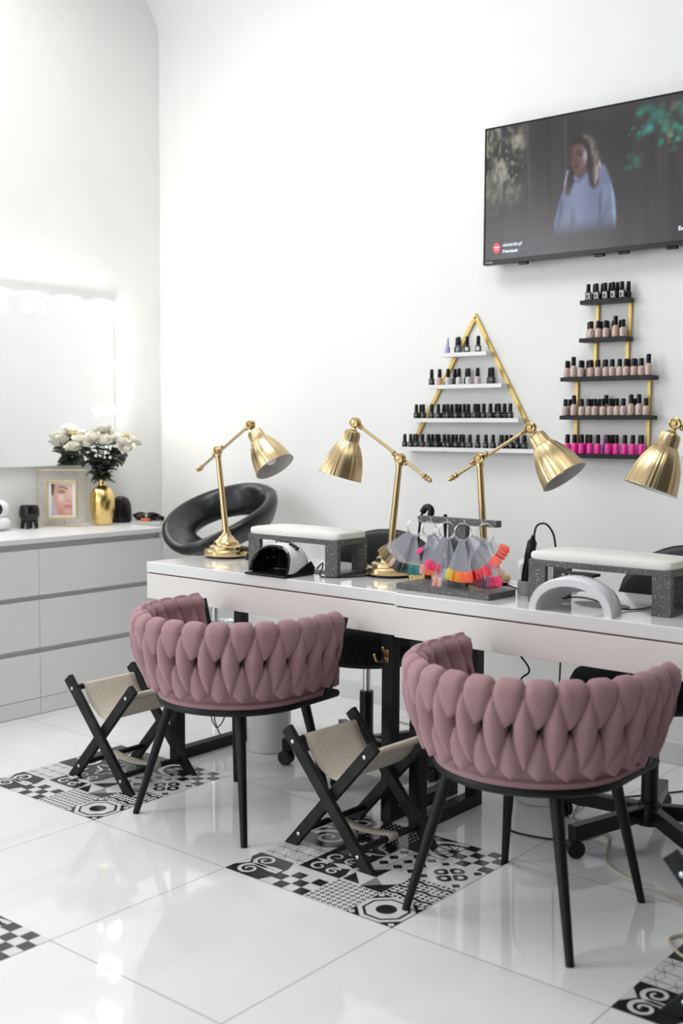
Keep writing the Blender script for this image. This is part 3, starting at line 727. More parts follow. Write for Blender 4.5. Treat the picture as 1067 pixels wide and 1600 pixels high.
# ------------------------------------------------------------------ UV lamps
def uv_dome():
    t = thing('uv_nail_lamp', 'white and black domed UV nail lamp at the front of the left desk', 'nail lamp', (.205, .655, DZ))
    W_, H_, D0, D1 = .094, .098, -.062, .078
    def shell(off, nv=16, nu=28, v1=1.0):
        P = []
        for i in range(nv + 1):
            v = i / nv * v1; ve = max(0, (v - .62) / .38)
            hh = (H_ - off) * (.95 + .05 * math.sin(PI * min(1, v * 1.4))) * (.42 + .58 * math.sqrt(max(0, 1 - ve ** 2.2))); ww = (W_ - off) * (1 - .03 * v - .30 * ve ** 2.4)
            row = []
            for j in range(nu + 1):
                a = PI * j / nu; c, s = math.cos(a), math.sin(a)
                zz = .012 + hh * s ** .75
                y = D0 + (D1 - D0 - off) * v + .038 * (1 - v) * (zz / H_) ** 1.2
                row.append((-ww * math.copysign(abs(c) ** .8, c), y, zz))
            P.append(row)
        return P
    S = shell(0); m = MB(); m.grid(S); k = len(S) - 1; n = len(S[0])
    m.f.append(tuple(k * n + j for j in range(n - 1, -1, -1))); m.mi.append(0)
    for j in range(n): pass
    m.build('shell', M['white_plastic'], t)
    I = shell(.011, v1=.93); m = MB(); m.grid(I); m.f.append(tuple(k * n + j for j in range(n))); m.mi.append(0); inn = m.build('inner_liner', M['blk_gloss'], t)
    m = MB(); m.grid([[(x * 1.004, y - .001, z) for x, y, z in S[0]], [(x, y - .005, z) for x, y, z in shell(.005)[0]], [(x, y, z) for x, y, z in I[0]]]); m.build('front_rim', M['blk_gloss'], t)
    for sx in (-1, 1):
        m = MB(); pts = []
        m.prism([(D0 + .006, .0), (D1 - .006, .0), (D1 + .0, .020), (D1 - .02, .045), (D0 + .05, .014)], 0, .004, Matrix(((0, 0, sx, sx * .0925 - (.004 if sx < 0 else 0) * 0), (1, 0, 0, 0), (0, 1, 0, .004), (0, 0, 0, 1))))
        m.build('side_trim', M['blk_plastic'], t, .001)
    m = MB(); m.prism([(-.096, -.078), (.096, -.078), (.097, .07), (.08, .082), (-.08, .082), (-.097, .07)], 0, .008); m.build('base_tray', M['blk_plastic'], t, .002, False)
    T = axisT((.058, .012, .1045), (.42, .12, .9)); m = MB(); m.box(-.020, .020, -.007, .007, -.008, .0012, T); m.build('display', M['blk_gloss'], t, .001, False)
    for k in range(5):
        MB().ell((-.022 + k * .013, .018 + .004 * k, .109 - .0012 * k), .0042, .0042, .003, 12, 8).build('button', M['white_plastic'], t)
    for k in range(10):
        a = .5 + (PI - 1.0) * (k % 5) / 4; yy = -.01 + .035 * (k // 5)
        MB().ell((-.078 * math.cos(a), yy + .02, .014 + .080 * math.sin(a)), .0022, .0022, .0022, 8, 6).build('led', M['steel'], inn)
uv_dome()
def uv_arch():
    t = thing('uv_nail_lamp', 'plain white arched UV nail lamp open at both ends, on the right desk', 'nail lamp', (1.372, .625, DZ), math.radians(2))
    nu = 36
    def arc(W_, H_, y, s=1.0): return [(-W_ * math.cos(PI * j / nu), y, H_ * math.sin(PI * j / nu) ** .9) for j in range(nu + 1)]
    lo = [(.125, .096, -.052), (.1275, .100, -.046), (.122, .104, .01), (.110, .092, .05), (.096, .066, .074), (.092, .058, .078)]
    li = [(.104, .076, -.052), (.102, .074, -.046), (.098, .074, .01), (.090, .066, .045), (.084, .048, .068), (.086, .050, .078)]
    P = [arc(*q) for q in lo] + [arc(*q) for q in reversed(li)]
    m = MB(); m.grid(P, closed_u=True)
    n = nu + 1
    for e in (0, nu): m.f.append(tuple(i * n + e for i in (range(len(P)) if e else reversed(range(len(P)))))); m.mi.append(0)
    m.build('shell', M['white_plastic'], t)
    m = MB(); m.prism([(-.045, .0), (.045, .0), (.05, .04), (.0, .05), (-.05, .04)], .0985, .1075); m.build('control_panel', M['blk_gloss'], t, .002, False)
    for k in range(4): MB().ell((-.04 + k * .02, -.012, .1025), .004, .003, .003, 10, 6).build('button', M['grey_plastic'], t)
uv_arch()
def mat_disc(x, y, r, label):
    o = MB().lathe([(.001, 0), (r, 0), (r, .002), (.001, .002)], 40).build('lace_coaster', noise_mix(mat('lace mat', (.6, .58, .57), .7), (.45, .43, .42), (.72, .70, .69), 150), None); o.location = (x, y, DZ); tag(o, label, 'coaster')
mat_disc(1.345, .965, .058, 'pale grey round lace coaster behind the arched UV lamp') if False else None
o = MB().prism([(.085 * math.cos(2 * PI * k / 40), .05 * math.sin(2 * PI * k / 40)) for k in range(40)], 0, .002).build('lace_mat', noise_mix(mat('lace mat', (.6, .58, .57), .7), (.40, .38, .375), (.62, .60, .59), 150), None, 0, False)
o.location = (1.372, .775, DZ); tag(o, 'oval greyish lace mat under the cream hand rest, behind the arched UV lamp', 'mat')
o = MB().prism([(.07 * math.cos(2 * PI * k / 40), .04 * math.sin(2 * PI * k / 40)) for k in range(40)], 0, .002).build('lace_mat', o.data.materials[0], None, 0, False)
o.location = (.255, .785, DZ); tag(o, 'oval greyish lace mat under the white hand rest on the left desk', 'mat')

# ------------------------------------------------------------------ nail drills and small desk things
def drill_box(label, x, y, rz, sx, sy, sz):
    t = thing('nail_drill_unit', label, 'nail drill', (x, y, DZ), rz)
    MB().box(-sx, sx, -sy, sy, 0, sz).build('body', M['white_plastic'], t, .012)
    m = MB(); m.prism([(-sx * .8, -.0), (sx * .8, -.0), (sx * .8, sz * .5), (-sx * .8, sz * .62)], 0, .0015, WALLT(0, -sy, sz * .25)); m.build('front_panel', M['bin'], t, 0, False)
    MB().box(.004, .018, -sy - .0025, -sy, .018, .027).build('usb_port', M['blk_plastic'], t, 0, False)
    MB().box(.028, .038, -sy - .0022, -sy, .019, .026).build('port', M['blk_plastic'], t, 0, False)
    MB().lathe([(.015, 0), (.015, .008), (.011, .013)], 20, axisT((-sx * .4, -sy, sz * .55), (0, -1, 0))).build('speed_dial', M['white_plastic'], t)
    return t
drill_box('pale nail drill unit with ports between the nail display and the cream hand rest', 1.02, 1.0, math.radians(32), .055, .05, .085)
drill_box('white nail drill unit behind the speckled hand rest on the left desk', -.11, .955, math.radians(20), .075, .05, .088)
def handpiece(label, p0, p1, r, cord):
    p0, p1 = Vector(p0), Vector(p1); d = p1 - p0; L = d.length
    t = thing('drill_handpiece', label, 'drill handpiece', p0)
    T = axisT((0, 0, 0), d)
    MB().lathe([(.004, 0), (r * .8, .006), (r, .03), (r, L * .5), (r * 1.12, L * .55), (r * 1.12, L * .93), (r * .6, L), (r * .4, L + .012)], 22, T).build('grip', M['blk_plastic'], t)
    MB().tube(bez([Vector(q) - p0 for q in cord], 10), .0032, 8).build('cord', M['cable_black'], t)
handpiece('black drill handpiece standing upright left of the cream hand rest, cord curled over', (1.098, .80, .79), (1.125, .80, .925), .0135, [(1.128, .80, .93), (1.132, .81, .965), (1.15, .83, .972), (1.165, .85, .945), (1.165, .87, .90), (1.16, .90, .80), (1.15, .95, .757)])
o = MB().lathe([(.02, 0), (.022, .003), (.021, .045), (.017, .045), (.016, .006), (.001, .005)], 24).build('handpiece_holder', M['grey_plastic'], None); o.location = (1.099, .80, DZ); tag(o, 'small grey cup holding the upright black drill handpiece', 'holder')
handpiece('black drill handpiece lying beside the white drill unit on the left desk', (-.235, .905, .79), (-.105, .89, .789), .011, [(-.10, .89, .789), (-.06, .885, .785), (-.03, .90, .77), (-.02, .95, .757)])
o = MB().prism([(-.02, 0), (.02, 0), (.02, .012), (.012, .03), (-.012, .03), (-.02, .012)], -.02, .02, WALLT(0, 0, 0)).build('handpiece_rest', M['blk_plastic'], None, .002, False); o.location = (-.16, .895, DZ); tag(o, 'little black rest under the drill handpiece on the left desk', 'rest')
cable('power_cable', [(.305, .735, .768), (.325, .745, .79), (.345, .72, .775), (.352, .70, .7545), (.40, .685, .7535), (.45, .75, .7535), (.47, .84, .7535), (.44, .95, .7535), (.43, 1.09, .7535)], .0025, M['cable_black'], 'black cord of the domed UV lamp running round the hand rest foot')
cable('power_cable', [(.93, .96, .7535), (1.0, .90, .7535), (1.06, .87, .7535), (1.12, .89, .7535), (1.2, .95, .7535)], .0028, M['cable_black'], 'black cord lying on the right desk behind the display base')
cable('power_cable', [(1.29, .685, .772), (1.33, .70, .778), (1.38, .70, .776), (1.43, .70, .762), (1.47, .73, .7535), (1.5, .80, .7535), (1.48, .95, .7535)], .0022, M['cable_black'], 'thin black cord seen through the arched UV lamp')

# ------------------------------------------------------------------ nail colour display
def display():
    t = thing('swatch_stand', 'dark grey speckled stand from which rings of nail colour samples hang', 'display stand', (.905, .70, DZ), math.radians(-3))
    MB().box(-.178, .180, -.068, .075, 0, .020).build('base', M['terrazzo'], t, .0012, False)
    MB().box(-.035, .035, .012, .032, .020, .212).build('upright', M['terrazzo'], t, .001, False)
    MB().box(-.152, .152, .006, .034, .212, .232).build('top_bar', M['terrazzo'], t, .001, False)
    for x in (-.128, -.075, -.01, .055, .12):
        m = MB(); m.tube([(x, .006, .219), (x, -.022, .221), (x, -.026, .232)], .0016, 8); m.build('peg', M['steel'], t)
display()
def hexc(r, g, b): return tuple(((c / 255) / 12.92 if c / 255 <= .04045 else (((c / 255) + .055) / 1.055) ** 2.4) for c in (r, g, b))
tipm = {}
def tip_mat(c):
    if c not in tipm: tipm[c] = mat('nail colour %d' % len(tipm), hexc(*c), .15, Coat_Weight=.5)
    return tipm[c]
def stick_mesh():
    m = MB(); L = .118
    P = []
    for z, hw in ((0, .0026), (.02, .0034), (.07, .0046), (L - .024, .0058)): P.append([(-hw, -.0005, -z), (hw, -.0005, -z), (hw, .0005, -z), (-hw, .0005, -z)])
    m.grid(P, closed_v=True); m.f += [(0, 1, 2, 3), (15, 14, 13, 12)]; m.mi += [0, 0]
    return m.mesh('swatch_stick', M['stick'])
STICK = stick_mesh(); TIPS = {}
def tip_mesh(c):
    if c not in TIPS:
        m = MB(); P = []
        for z, hw, b in ((.092, .0050, 0), (.097, .0062, .001), (.108, .0066, .0012), (.117, .0056, .001), (.122, .0036, .0006), (.1235, .001, 0)):
            P.append([(-hw, -.0009, -z), (0, -.0012 - b, -z), (hw, -.0009, -z), (hw, .0007, -z), (-hw, .0007, -z)])
        m.grid(P, closed_v=True); m.f += [(4, 3, 2, 1, 0), tuple(25 + j for j in range(5))]; m.mi += [0, 0]
        TIPS[c] = m.mesh('nail_tip', tip_mat(c))
    return TIPS[c]
def ring(label, c, r, fans, tilt=0):
    t = thing('swatch_ring', label, 'nail swatch ring', c, math.radians(19 + tilt), 'rings of nail colour samples on the stand')
    MB().tube([(r * math.cos(a), 0, r * math.sin(a)) for a in [2 * PI * k / 40 for k in range(40)]], .0013, 8, True).build('split_ring', M['steel'], t)
    k = 0
    MB().tube([((r + .001) * math.cos(a), -.006, (r + .001) * math.sin(a)) for a in [math.radians(200 + 140 * k / 24) for k in range(25)]], .0055, 8).build('stick_heads', M['stick'], t)
    for (a0, a1, cols, ln) in fans:
        if len(cols) >= 4: cols = [c_ for c_ in cols for _ in (0, 1)]
        n = len(cols)
        for i, col in enumerate(cols):
            a = math.radians(a0 + (a1 - a0) * (i / (n - 1) if n > 1 else 0)); y = .004 - .0011 * (k % 16); k += 1
            s = bpy.data.objects.new('swatch_stick', STICK); C.objects.link(s); s.parent = t
            ra = math.radians(-90) + a * 1.0
            s.location = (r * math.cos(ra), y, r * math.sin(ra) + .002); s.rotation_euler = (0, -a, math.radians(random.uniform(-8, 8))); s.scale = (1.15, 1, ln * 1.04)
            n_ = bpy.data.objects.new('nail_tip', tip_mesh(col)); C.objects.link(n_); n_.parent = s
GOLD, OLIVE, DK, TEAL, ORG, PINK, MAG, CLR, YEL, OR2, RO, RED, COR, PLUM, NUDE, PEACH, BLU = (150, 118, 62), (96, 88, 60), (30, 38, 40), (0, 120, 112), (255, 112, 52), (255, 60, 140), (226, 0, 92), (170, 165, 180), (225, 205, 40), (240, 130, 20), (255, 80, 30), (240, 20, 50), (255, 95, 80), (82, 24, 62), (214, 178, 160), (240, 160, 150), (150, 165, 200)
zc = .75 + .198
ring('leftmost sample ring on the stand, tips from gold brown to teal', (.775, .672, zc), .026, [(-56, 8, [GOLD, GOLD, OLIVE, GOLD, NUDE, OLIVE, DK, DK, (10, 60, 60), TEAL, TEAL, (0, 100, 96), TEAL], 1.0)])
ring('second sample ring from the left, with clear sticks and orange tips', (.828, .672, zc), .022, [(-10, 14, [PEACH, ORG, ORG, (255, 130, 70), ORG], 1.0), (14, 44, [CLR, (200, 190, 200), CLR, BLU, CLR], .95)], 4)
ring('middle sample ring on the stand, with magenta tips and two long peach tips', (.893, .676, zc - .002), .026, [(-52, -50, [PINK], .8), (-30, -9, [PINK, MAG, MAG, (230, 0, 80), MAG, (210, 0, 70)], .88), (-12, -6, [PEACH, (245, 190, 180)], 1.3), (0, 16, [BLU, CLR, BLU, (130, 140, 190)], 1.0), (-4, -3, [NUDE], .5)], -3)
ring('fourth sample ring from the left, tips fanned from yellow through orange to coral', (.960, .664, zc - .002), .026, [(-20, 38, [YEL, (235, 190, 30), OR2, (250, 140, 30), OR2, RO, (255, 100, 60), RO, (250, 50, 40), RED, (250, 40, 70), RED, (255, 30, 60), RED], 1.03), (42, 72, [(255, 80, 90), COR, COR, (255, 90, 60)], 1.0)])
ring('rightmost sample ring on the stand, with plum and dark red tips', (1.025, .690, zc - .004), .030, [(-30, 22, [PLUM, (70, 20, 50), (120, 10, 30), (140, 0, 30), PLUM, (150, 40, 90), (190, 0, 70), MAG], 1.1), (24, 26, [NUDE], .9)], -16)
# mesh cups and tools behind the stand
def cup(name, label, x, y, sx, sy, h, m_):
    t = thing(name, label, 'cup', (x, y, DZ))
    m = MB(); m.box(-sx, sx, -sy, -sy + .002, 0, h).box(-sx, sx, sy - .002, sy, 0, h).box(-sx, -sx + .002, -sy, sy, 0, h).box(sx - .002, sx, -sy, sy, 0, h); m.box(-sx, sx, -sy, sy, 0, .002)
    m.build('mesh_wall', m_, t, 0, False)
    m = MB(); m.tube([(-sx, -sy, h), (sx, -sy, h), (sx, sy, h), (-sx, sy, h)], .0022, 8, True); m.build('rim', M['gold_wire'] if 'gold' in label else M['grey_plastic'], t)
cup('pen_holder', 'gold wire mesh cup beside the base of the second lamp from the left', .682, .845, .034, .034, .062, M['mesh_gold'])
cup('pen_holder', 'grey wire mesh cup behind the left part of the nail display', .765, .86, .036, .034, .075, M['mesh_grey'])
t = thing('nail_file_tool', 'black hooked tool handle sticking up behind the left end of the nail display', 'tool', (.682, .85, .768))
MB().tube(bez([(-.035, -.0, .0), (-.018, .0, .17), (-.008, 0, .21), (.01, 0, .232), (.028, 0, .222), (.022, 0, .19)], 8), [.004] * 17 + [.011] * 15 + [.011] * 9, 12).build('handle', M['blk_plastic'], t)
o = MB().tube([(0, 0, 0), (-.012, .006, .14), (-.012, .006, .185), (-.0125, .006, .205)], [.003, .0045, .0075, .0055], 12).build('brush', M['blk_plastic'], None); o.location = (.765, .865, .7725); tag(o, 'black brush handle just visible above the display top bar', 'brush')

# ------------------------------------------------------------------ wall shelves with nail polish
TRI = [(1.58, .118, .344), (1.447, .056, .419), (1.305, -.048, .501), (1.181, -.088, .580)]
def shelves():
    t = thing('wall_shelf', 'triangular gold-framed wall shelf with four white boards', 'shelf', (.256, YB - .001, 1.181), 0, 'nail polish shelves on the wall')
    for z, x0, x1 in TRI: MB().box(x0 - .256 + .004, x1 - .256 + .004, -.064, -.0115, z - 1.181 - .017, z - 1.181).build('board', M['dresser'], t, .0008, False)
    m = MB(); apex = Vector((.002, 1.732 - 1.181))
    for sg, xb in ((-1, -.322), (1, .318)):
        base = Vector((xb, -.0)); zs = [apex.y] + [z - 1.181 for z, _, _ in TRI]
        prev = apex.y - .004
        for z in [z - 1.181 for z, _, _ in TRI]:
            f = lambda q: apex.x + (base.x - apex.x) * (apex.y - q) / (apex.y - base.y)
            z1, z0 = prev, z + .0005
            wd = .0095
            m.prism([(f(z1) - wd, z1), (f(z1) + wd, z1), (f(z0) + wd, z0), (f(z0) - wd, z0)], 0, .0112, WALLT(0, -.0, 0))
            prev = z0
    m.prism([(-.0085, apex.y - .004), (.0125, apex.y - .004), (.002, apex.y + .012)], 0, .0112, WALLT(0, 0, 0))
    m.build('gold_frame', M['gold_bar'], t, .0008, False)
    rs = [(1.757, .765, .965), (1.612, .765, .965), (1.464, .687, 1.07), (1.315, .687, 1.07), (1.166, .687, 1.07)]
    t = thing('wall_shelf', 'tall stepped gold-framed wall shelf with five black boards below the television', 'shelf', (.87, YB - .001, 1.166), 0, 'nail polish shelves on the wall')
    for z, x0, x1 in rs: MB().box(x0 - .87 + .004, x1 - .87 + .004, -.064, -.0115, z - 1.166 - .016, z - 1.166).build('board', M['blk_wood'], t, .0008, False)
    m = MB()
    for zt, zb, xs in ((1.741, 1.6125, (.817, .952)), (1.596, 1.4645, (.812, .945)), (1.448, 1.3155, (.735, 1.037)), (1.299, 1.1665, (.735, 1.037))):
        for x in xs: m.box(x - .87 - .007, x - .87 + .007, -.0112, 0, zb - 1.166, zt - 1.166)
    m.build('gold_frame', M['gold_bar'], t, .0008, False)
    t = thing('wall_shelf', 'white wall shelf board just entering the right edge behind the rightmost lamp', 'shelf', (1.45, YB - .001, 1.163), 0)
    MB().box(-.285, .3, -.064, 0, 0, .018).build('board', M['dresser'], t, .0008, False)
shelves()
PM = {}
def polish_mats():
    c = dict(nude=(.56, .42, .36), nude2=(.60, .46, .395), pink=(.86, .035, .36), black=(.012, .012, .012), lilac=(.55, .45, .80), silver=(.62, .62, .66), gold=(.62, .48, .30), tan=(.62, .40, .29), rose=(.68, .52, .58), purple=(.22, .05, .42), glass=(.12, .13, .14))
    for k, v in c.items(): PM[k] = mat('polish ' + k, v, .14, Coat_Weight=.3)
    PM['cap'] = mat('polish cap', (.007, .007, .007), .34, Specular_IOR_Level=.3); PM['capw'] = mat('pale cap', (.80, .80, .84), .3); PM['capp'] = mat('purple cap', (.22, .03, .22), .3)
    PM['lab_w'] = mat('white label', (.80, .80, .80), .5); PM['lab_p'] = mat('violet label', (.30, .22, .55), .5); PM['lab_g'] = mat('grey label', (.45, .47, .48), .5)
polish_mats()
MESHES = {}
def bottle_meshes(shape, big):
    k = (shape, big)   # big is (height scale, width scale)
    if k in MESHES: return MESHES[k]
    s, rs = big
    if shape == 'round': bp = [(.0090, 0), (.0115, .0012), (.0122, .005), (.0122, .031), (.0112, .0365), (.0085, .0395), (.0066, .0405), (.0066, .042)]; cap = [(.0078, .042), (.0082, .0425), (.0078, .070), (.0068, .0735), (.001, .074)]
    else: bp = [(.0105, 0), (.0118, .001), (.0120, .004), (.0120, .022), (.0115, .026), (.0090, .0305), (.0066, .032), (.0066, .033)]; cap = [(.0078, .033), (.0081, .0335), (.0070, .068), (.0063, .070), (.001, .0705)]
    MESHES[k] = ([(r * rs, z * s) for r, z in bp], [(r * rs, z * s) for r, z in cap], s); return MESHES[k]
BM = {}
def bottle(label, x, y, z, col, shape='round', big=(1, 1), lab=None, cap='cap', milk=False, group=None):
    bp, cp, s = bottle_meshes(shape, big)
    t = thing('nail_polish_bottle', label, 'nail polish', (x, y, z), math.radians(27), group)
    def get(key, fn):
        if key not in BM: BM[key] = fn()
        return BM[key]
    def child(name, me):
        o = bpy.data.objects.new(name, me); C.objects.link(o); o.parent = t; return o
    if milk:
        child('bottle', get('milk_b', lambda: MB().box(-.0122, .0122, -.0105, .0105, 0, .0305).lathe([(.0066, .0305), (.0066, .0325)], 12).mesh('bottle', PM['black'], False)))
        child('cap', get('milk_c', lambda: MB().lathe([(.0080, .0325), (.0082, .033), (.0072, .061), (.001, .0615)], 16).mesh('cap', PM['cap'])))
        if 'milk_t' not in BM:
            o = text('Mi', .0165, M['txt_white'], t, WALLT(-.0104, -.0107, .0163), 'lettering', 'LEFT', .0006, .0002); o2 = text('LK', .0165, M['txt_white'], t, WALLT(-.0104, -.0107, .0033), 'lettering', 'LEFT', .0006, .0002)
            BM['milk_t'] = (o.data, o2.data)
        else:
            for d in BM['milk_t']: child('lettering', d)
        return t
    child('bottle', get(('b', shape, big, col), lambda: MB().lathe(bp, 20).mesh('bottle', PM[col])))
    child('cap', get(('c', shape, big, cap), lambda: MB().lathe(cp, 16).mesh('cap', PM[cap])))
    if lab:
        def mk():
            m = MB(); r = (.0122 if shape == 'round' else .0120) * big[1] + .00012; h0 = .008 * s
            def patch(a0, a1, z0, z1): m.grid([[(r * math.sin(a0 + (a1 - a0) * i / 6), -r * math.cos(a0 + (a1 - a0) * i / 6), zz) for zz in (z0, z1)] for i in range(7)])
            if lab == 'lab_w': patch(-.55, .55, .005 * s, .022 * s)
            elif lab == 'lab_p': patch(-.2, .12, h0 + .004, h0 + .012); patch(-.45, .45, h0 + .017, h0 + .0185)
            else: patch(-.7, .7, .0155 * s, .0175 * s); patch(-.5, -.1, .0125 * s, .0145 * s); patch(-.2, .3, .0045 * s, .006 * s)
            return m.mesh('label', PM[lab])
        child('label', get(('l', lab, shape, big), mk))
    return t
ORD = ['first', 'second', 'third', 'fourth', 'fifth', 'sixth', 'seventh', 'eighth', 'ninth', 'tenth', 'eleventh', 'twelfth', 'thirteenth', 'fourteenth', 'fifteenth', 'sixteenth', 'seventeenth', 'eighteenth']
def space(xs, d=.0266):
    xs = [x + .005 for x in xs]
    for i in range(1, len(xs)): xs[i] = max(xs[i], xs[i - 1] + d)
    return xs
def fill(board, group, z, front, back, spec_f, spec_b, shape, dflt=(1, 1)):
    for row, xs, y, spec in (('front', front, 1.7585, spec_f), ('back', back, 1.7848, spec_b)):
        for i, x in enumerate(space(xs)):
            d = dict(spec(i)); desc = d.pop('desc'); d.setdefault('big', dflt)
            bottle('%s, %s in %s row, %s' % (desc, ORD[i], row, board), x, y, z + .0003, shape=d.pop('shape', shape), group=group, **d)
tr = lambda n_: n_ + ' white shelf board'
bk = lambda n_: n_ + ' black shelf board'
G1, G2 = 'nail polish bottles on the triangular white shelf', 'nail polish bottles on the stepped black shelf'
def t1(i): return [dict(col='lilac', cap='capw', desc='lilac polish bottle with pale cap'), dict(col='glass', lab='lab_g', desc='dark polish bottle with black cap'), dict(col='black', lab='lab_w', desc='black polish bottle with white label'), dict(col='black', lab='lab_w', desc='black polish bottle with white label')][i]
fill(tr('top'), G1, 1.58, [.141, .2, .241, .296], [.174], t1, lambda i: dict(col='black', desc='black polish bottle'), 'taper', (.93, 1.06))
t2c = [('black', 'lab_g', 'slim black polish bottle'), ('tan', None, 'tan polish bottle'), ('silver', None, 'silver grey polish bottle'), ('silver', None, 'silver grey polish bottle'), ('silver', None, 'silver grey polish bottle'), ('rose', None, 'pale pink polish bottle'), ('black', 'lab_g', 'black polish bottle')]
fill(tr('second'), G1, 1.447, [.063, .104, .147, .202, .25, .295, .367], [.164, .225, .338], lambda i: dict(col=t2c[i][0], lab=t2c[i][1], desc=t2c[i][2]), lambda i: dict(col='black', desc='black polish bottle'), 'taper', (.95, 1.08))
bl = lambda i: dict(col='black', lab='lab_g', desc='black polish bottle with pale print')
fill(tr('third'), G1, 1.305, [-.016, .02, .065, .099, .147, .191, .231, .285, .327, .36, .401, .455], [-.011, .11, .151, .192, .235, .285, .373, .412], bl, bl, 'taper', (.86, 1.07))
fill(tr('lowest'), G1, 1.181, [-.077, -.045, -.014, .018, .05, .091, .153, .193, .228, .262, .301, .34, .375, .417, .461, .492, .522], [-.043, .052, .086, .114, .157, .199, .397, .424, .472, .510], bl, bl, 'taper', (.80, 1.04))
mk = lambda i: dict(col='black', milk=True, desc='square black polish bottle with white lettering')
fill(bk('top'), G2, 1.757, [.793, .827, .863, .896, .932], [.806, .84, .872, .901, .946], mk, lambda i: dict(col='black', desc='black polish bottle'), 'taper', (.9, 1.0))
def nude(bigs, every=2): return lambda i: dict(col='nude2' if i % 3 else 'nude', big=(1.07, 1.08) if i in bigs else (.87, 1.06), lab='lab_p' if i % every == 0 else None, desc='nude polish bottle with black cap')
fill(bk('second'), G2, 1.612, [.808, .838, .87, .909, .940], [.787, .835, .862, .890, .919], nude({3}), nude({}, 9), 'round')
fill(bk('third'), G2, 1.464, [.709, .736, .768, .811, .841, .873, .9, .93, .956, .988, 1.018, 1.046], [.699, .760, .787, .825, .857, .953, .982], nude({1, 11}), nude({}, 9), 'round')
fill(bk('fourth'), G2, 1.315, [.705, .741, .775, .805, .831, .865, .895, .922, .949, .980, 1.012, 1.040], [.711, .760, .804, .838, .865, .896, .982], nude({1, 9, 10}), nude({4}, 9), 'round')
fill(bk('lowest'), G2, 1.166, [.716, .747, .778, .814, .847, .89, .924, .959, .991, 1.027], [.704, .76, .79, .868, .895, 1.010], lambda i: dict(col='pink', lab='lab_w' if False else ('lab_p' if i in (2, 3, 5, 6) else None), desc='hot pink polish bottle with black cap'), lambda i: dict(col='purple', cap='capp', desc='purple polish bottle with purple cap') if i == 3 else dict(col='pink', desc='hot pink polish bottle with black cap'), 'round', (1.02, 1.07))

# ------------------------------------------------------------------ pictures shown on the screen and in the frame (colour per vertex)
def pmask(X, Y, pts):
    m = np.zeros(X.shape, bool); n = len(pts)
    for i in range(n):
        (x0, y0), (x1, y1) = pts[i], pts[(i + 1) % n]
        if y0 == y1: continue
        c = ((Y >= min(y0, y1)) & (Y < max(y0, y1))) & (X < x0 + (Y - y0) * (x1 - x0) / (y1 - y0)); m ^= c
    return m.astype(float)
def blur(a, r):
    if r <= 0: return a
    k = np.arange(-int(3 * r) - 1, int(3 * r) + 2); k = np.exp(-.5 * (k / r) ** 2); k /= k.sum(); p_ = len(k) // 2
    f = lambda v: np.convolve(np.pad(v, p_, 'edge'), k, 'valid')
    return np.apply_along_axis(f, 0, np.apply_along_axis(f, 1, a))
def lay(img, mask, col):
    col = np.asarray(col, float); return img * (1 - mask[..., None]) + (col if col.ndim == 3 else col[None, None]) * mask[..., None]
def picture(name, xs, zs, y, img, parent, emission=0.0, rough=.3):
    nz_, nx_ = img.shape[:2]; vs = [(x, y, z) for z in zs for x in xs]
    fs = [(i * nx_ + j, i * nx_ + j + 1, (i + 1) * nx_ + j + 1, (i + 1) * nx_ + j) for i in range(nz_ - 1) for j in range(nx_ - 1)]
    me = bpy.data.meshes.new(name); me.from_pydata(vs, [], fs)
    at = me.color_attributes.new('picture', 'FLOAT_COLOR', 'POINT'); a = np.ones((nz_ * nx_, 4), np.float32); a[:, :3] = np.clip(img, 0, 1).reshape(-1, 3); at.data.foreach_set('color', a.ravel())
    m = mat(name + ' image', (.01, .01, .01), rough, Specular_IOR_Level=.32 if emission else .5); n, l, b = nodes(m); q = n.new('ShaderNodeAttribute'); q.attribute_name = 'picture'
    if emission: l.new(q.outputs['Color'], b.inputs['Emission Color']); b.inputs['Emission Strength'].default_value = emission
    else: l.new(q.outputs['Color'], b.inputs['Base Color'])
    me.materials.append(m); o = bpy.data.objects.new(name, me); C.objects.link(o); o.parent = parent; return o
RNG = np.random.default_rng(5)
def fuzz(shape, rx, ry, lo=0, hi=1):
    a = RNG.standard_normal(shape)
    def sm(v, r):
        k = np.exp(-.5 * (np.arange(-int(3 * r) - 1, int(3 * r) + 2) / max(r, .3)) ** 2); p_ = len(k) // 2
        return np.convolve(np.pad(v, p_, 'wrap'), k, 'valid')
    a = np.apply_along_axis(sm, 1, a, rx); a = np.apply_along_axis(sm, 0, a, ry)
    a = (a - a.mean()) / a.std(); return np.clip((a * .5 + .5 - lo) / (hi - lo), 0, 1)

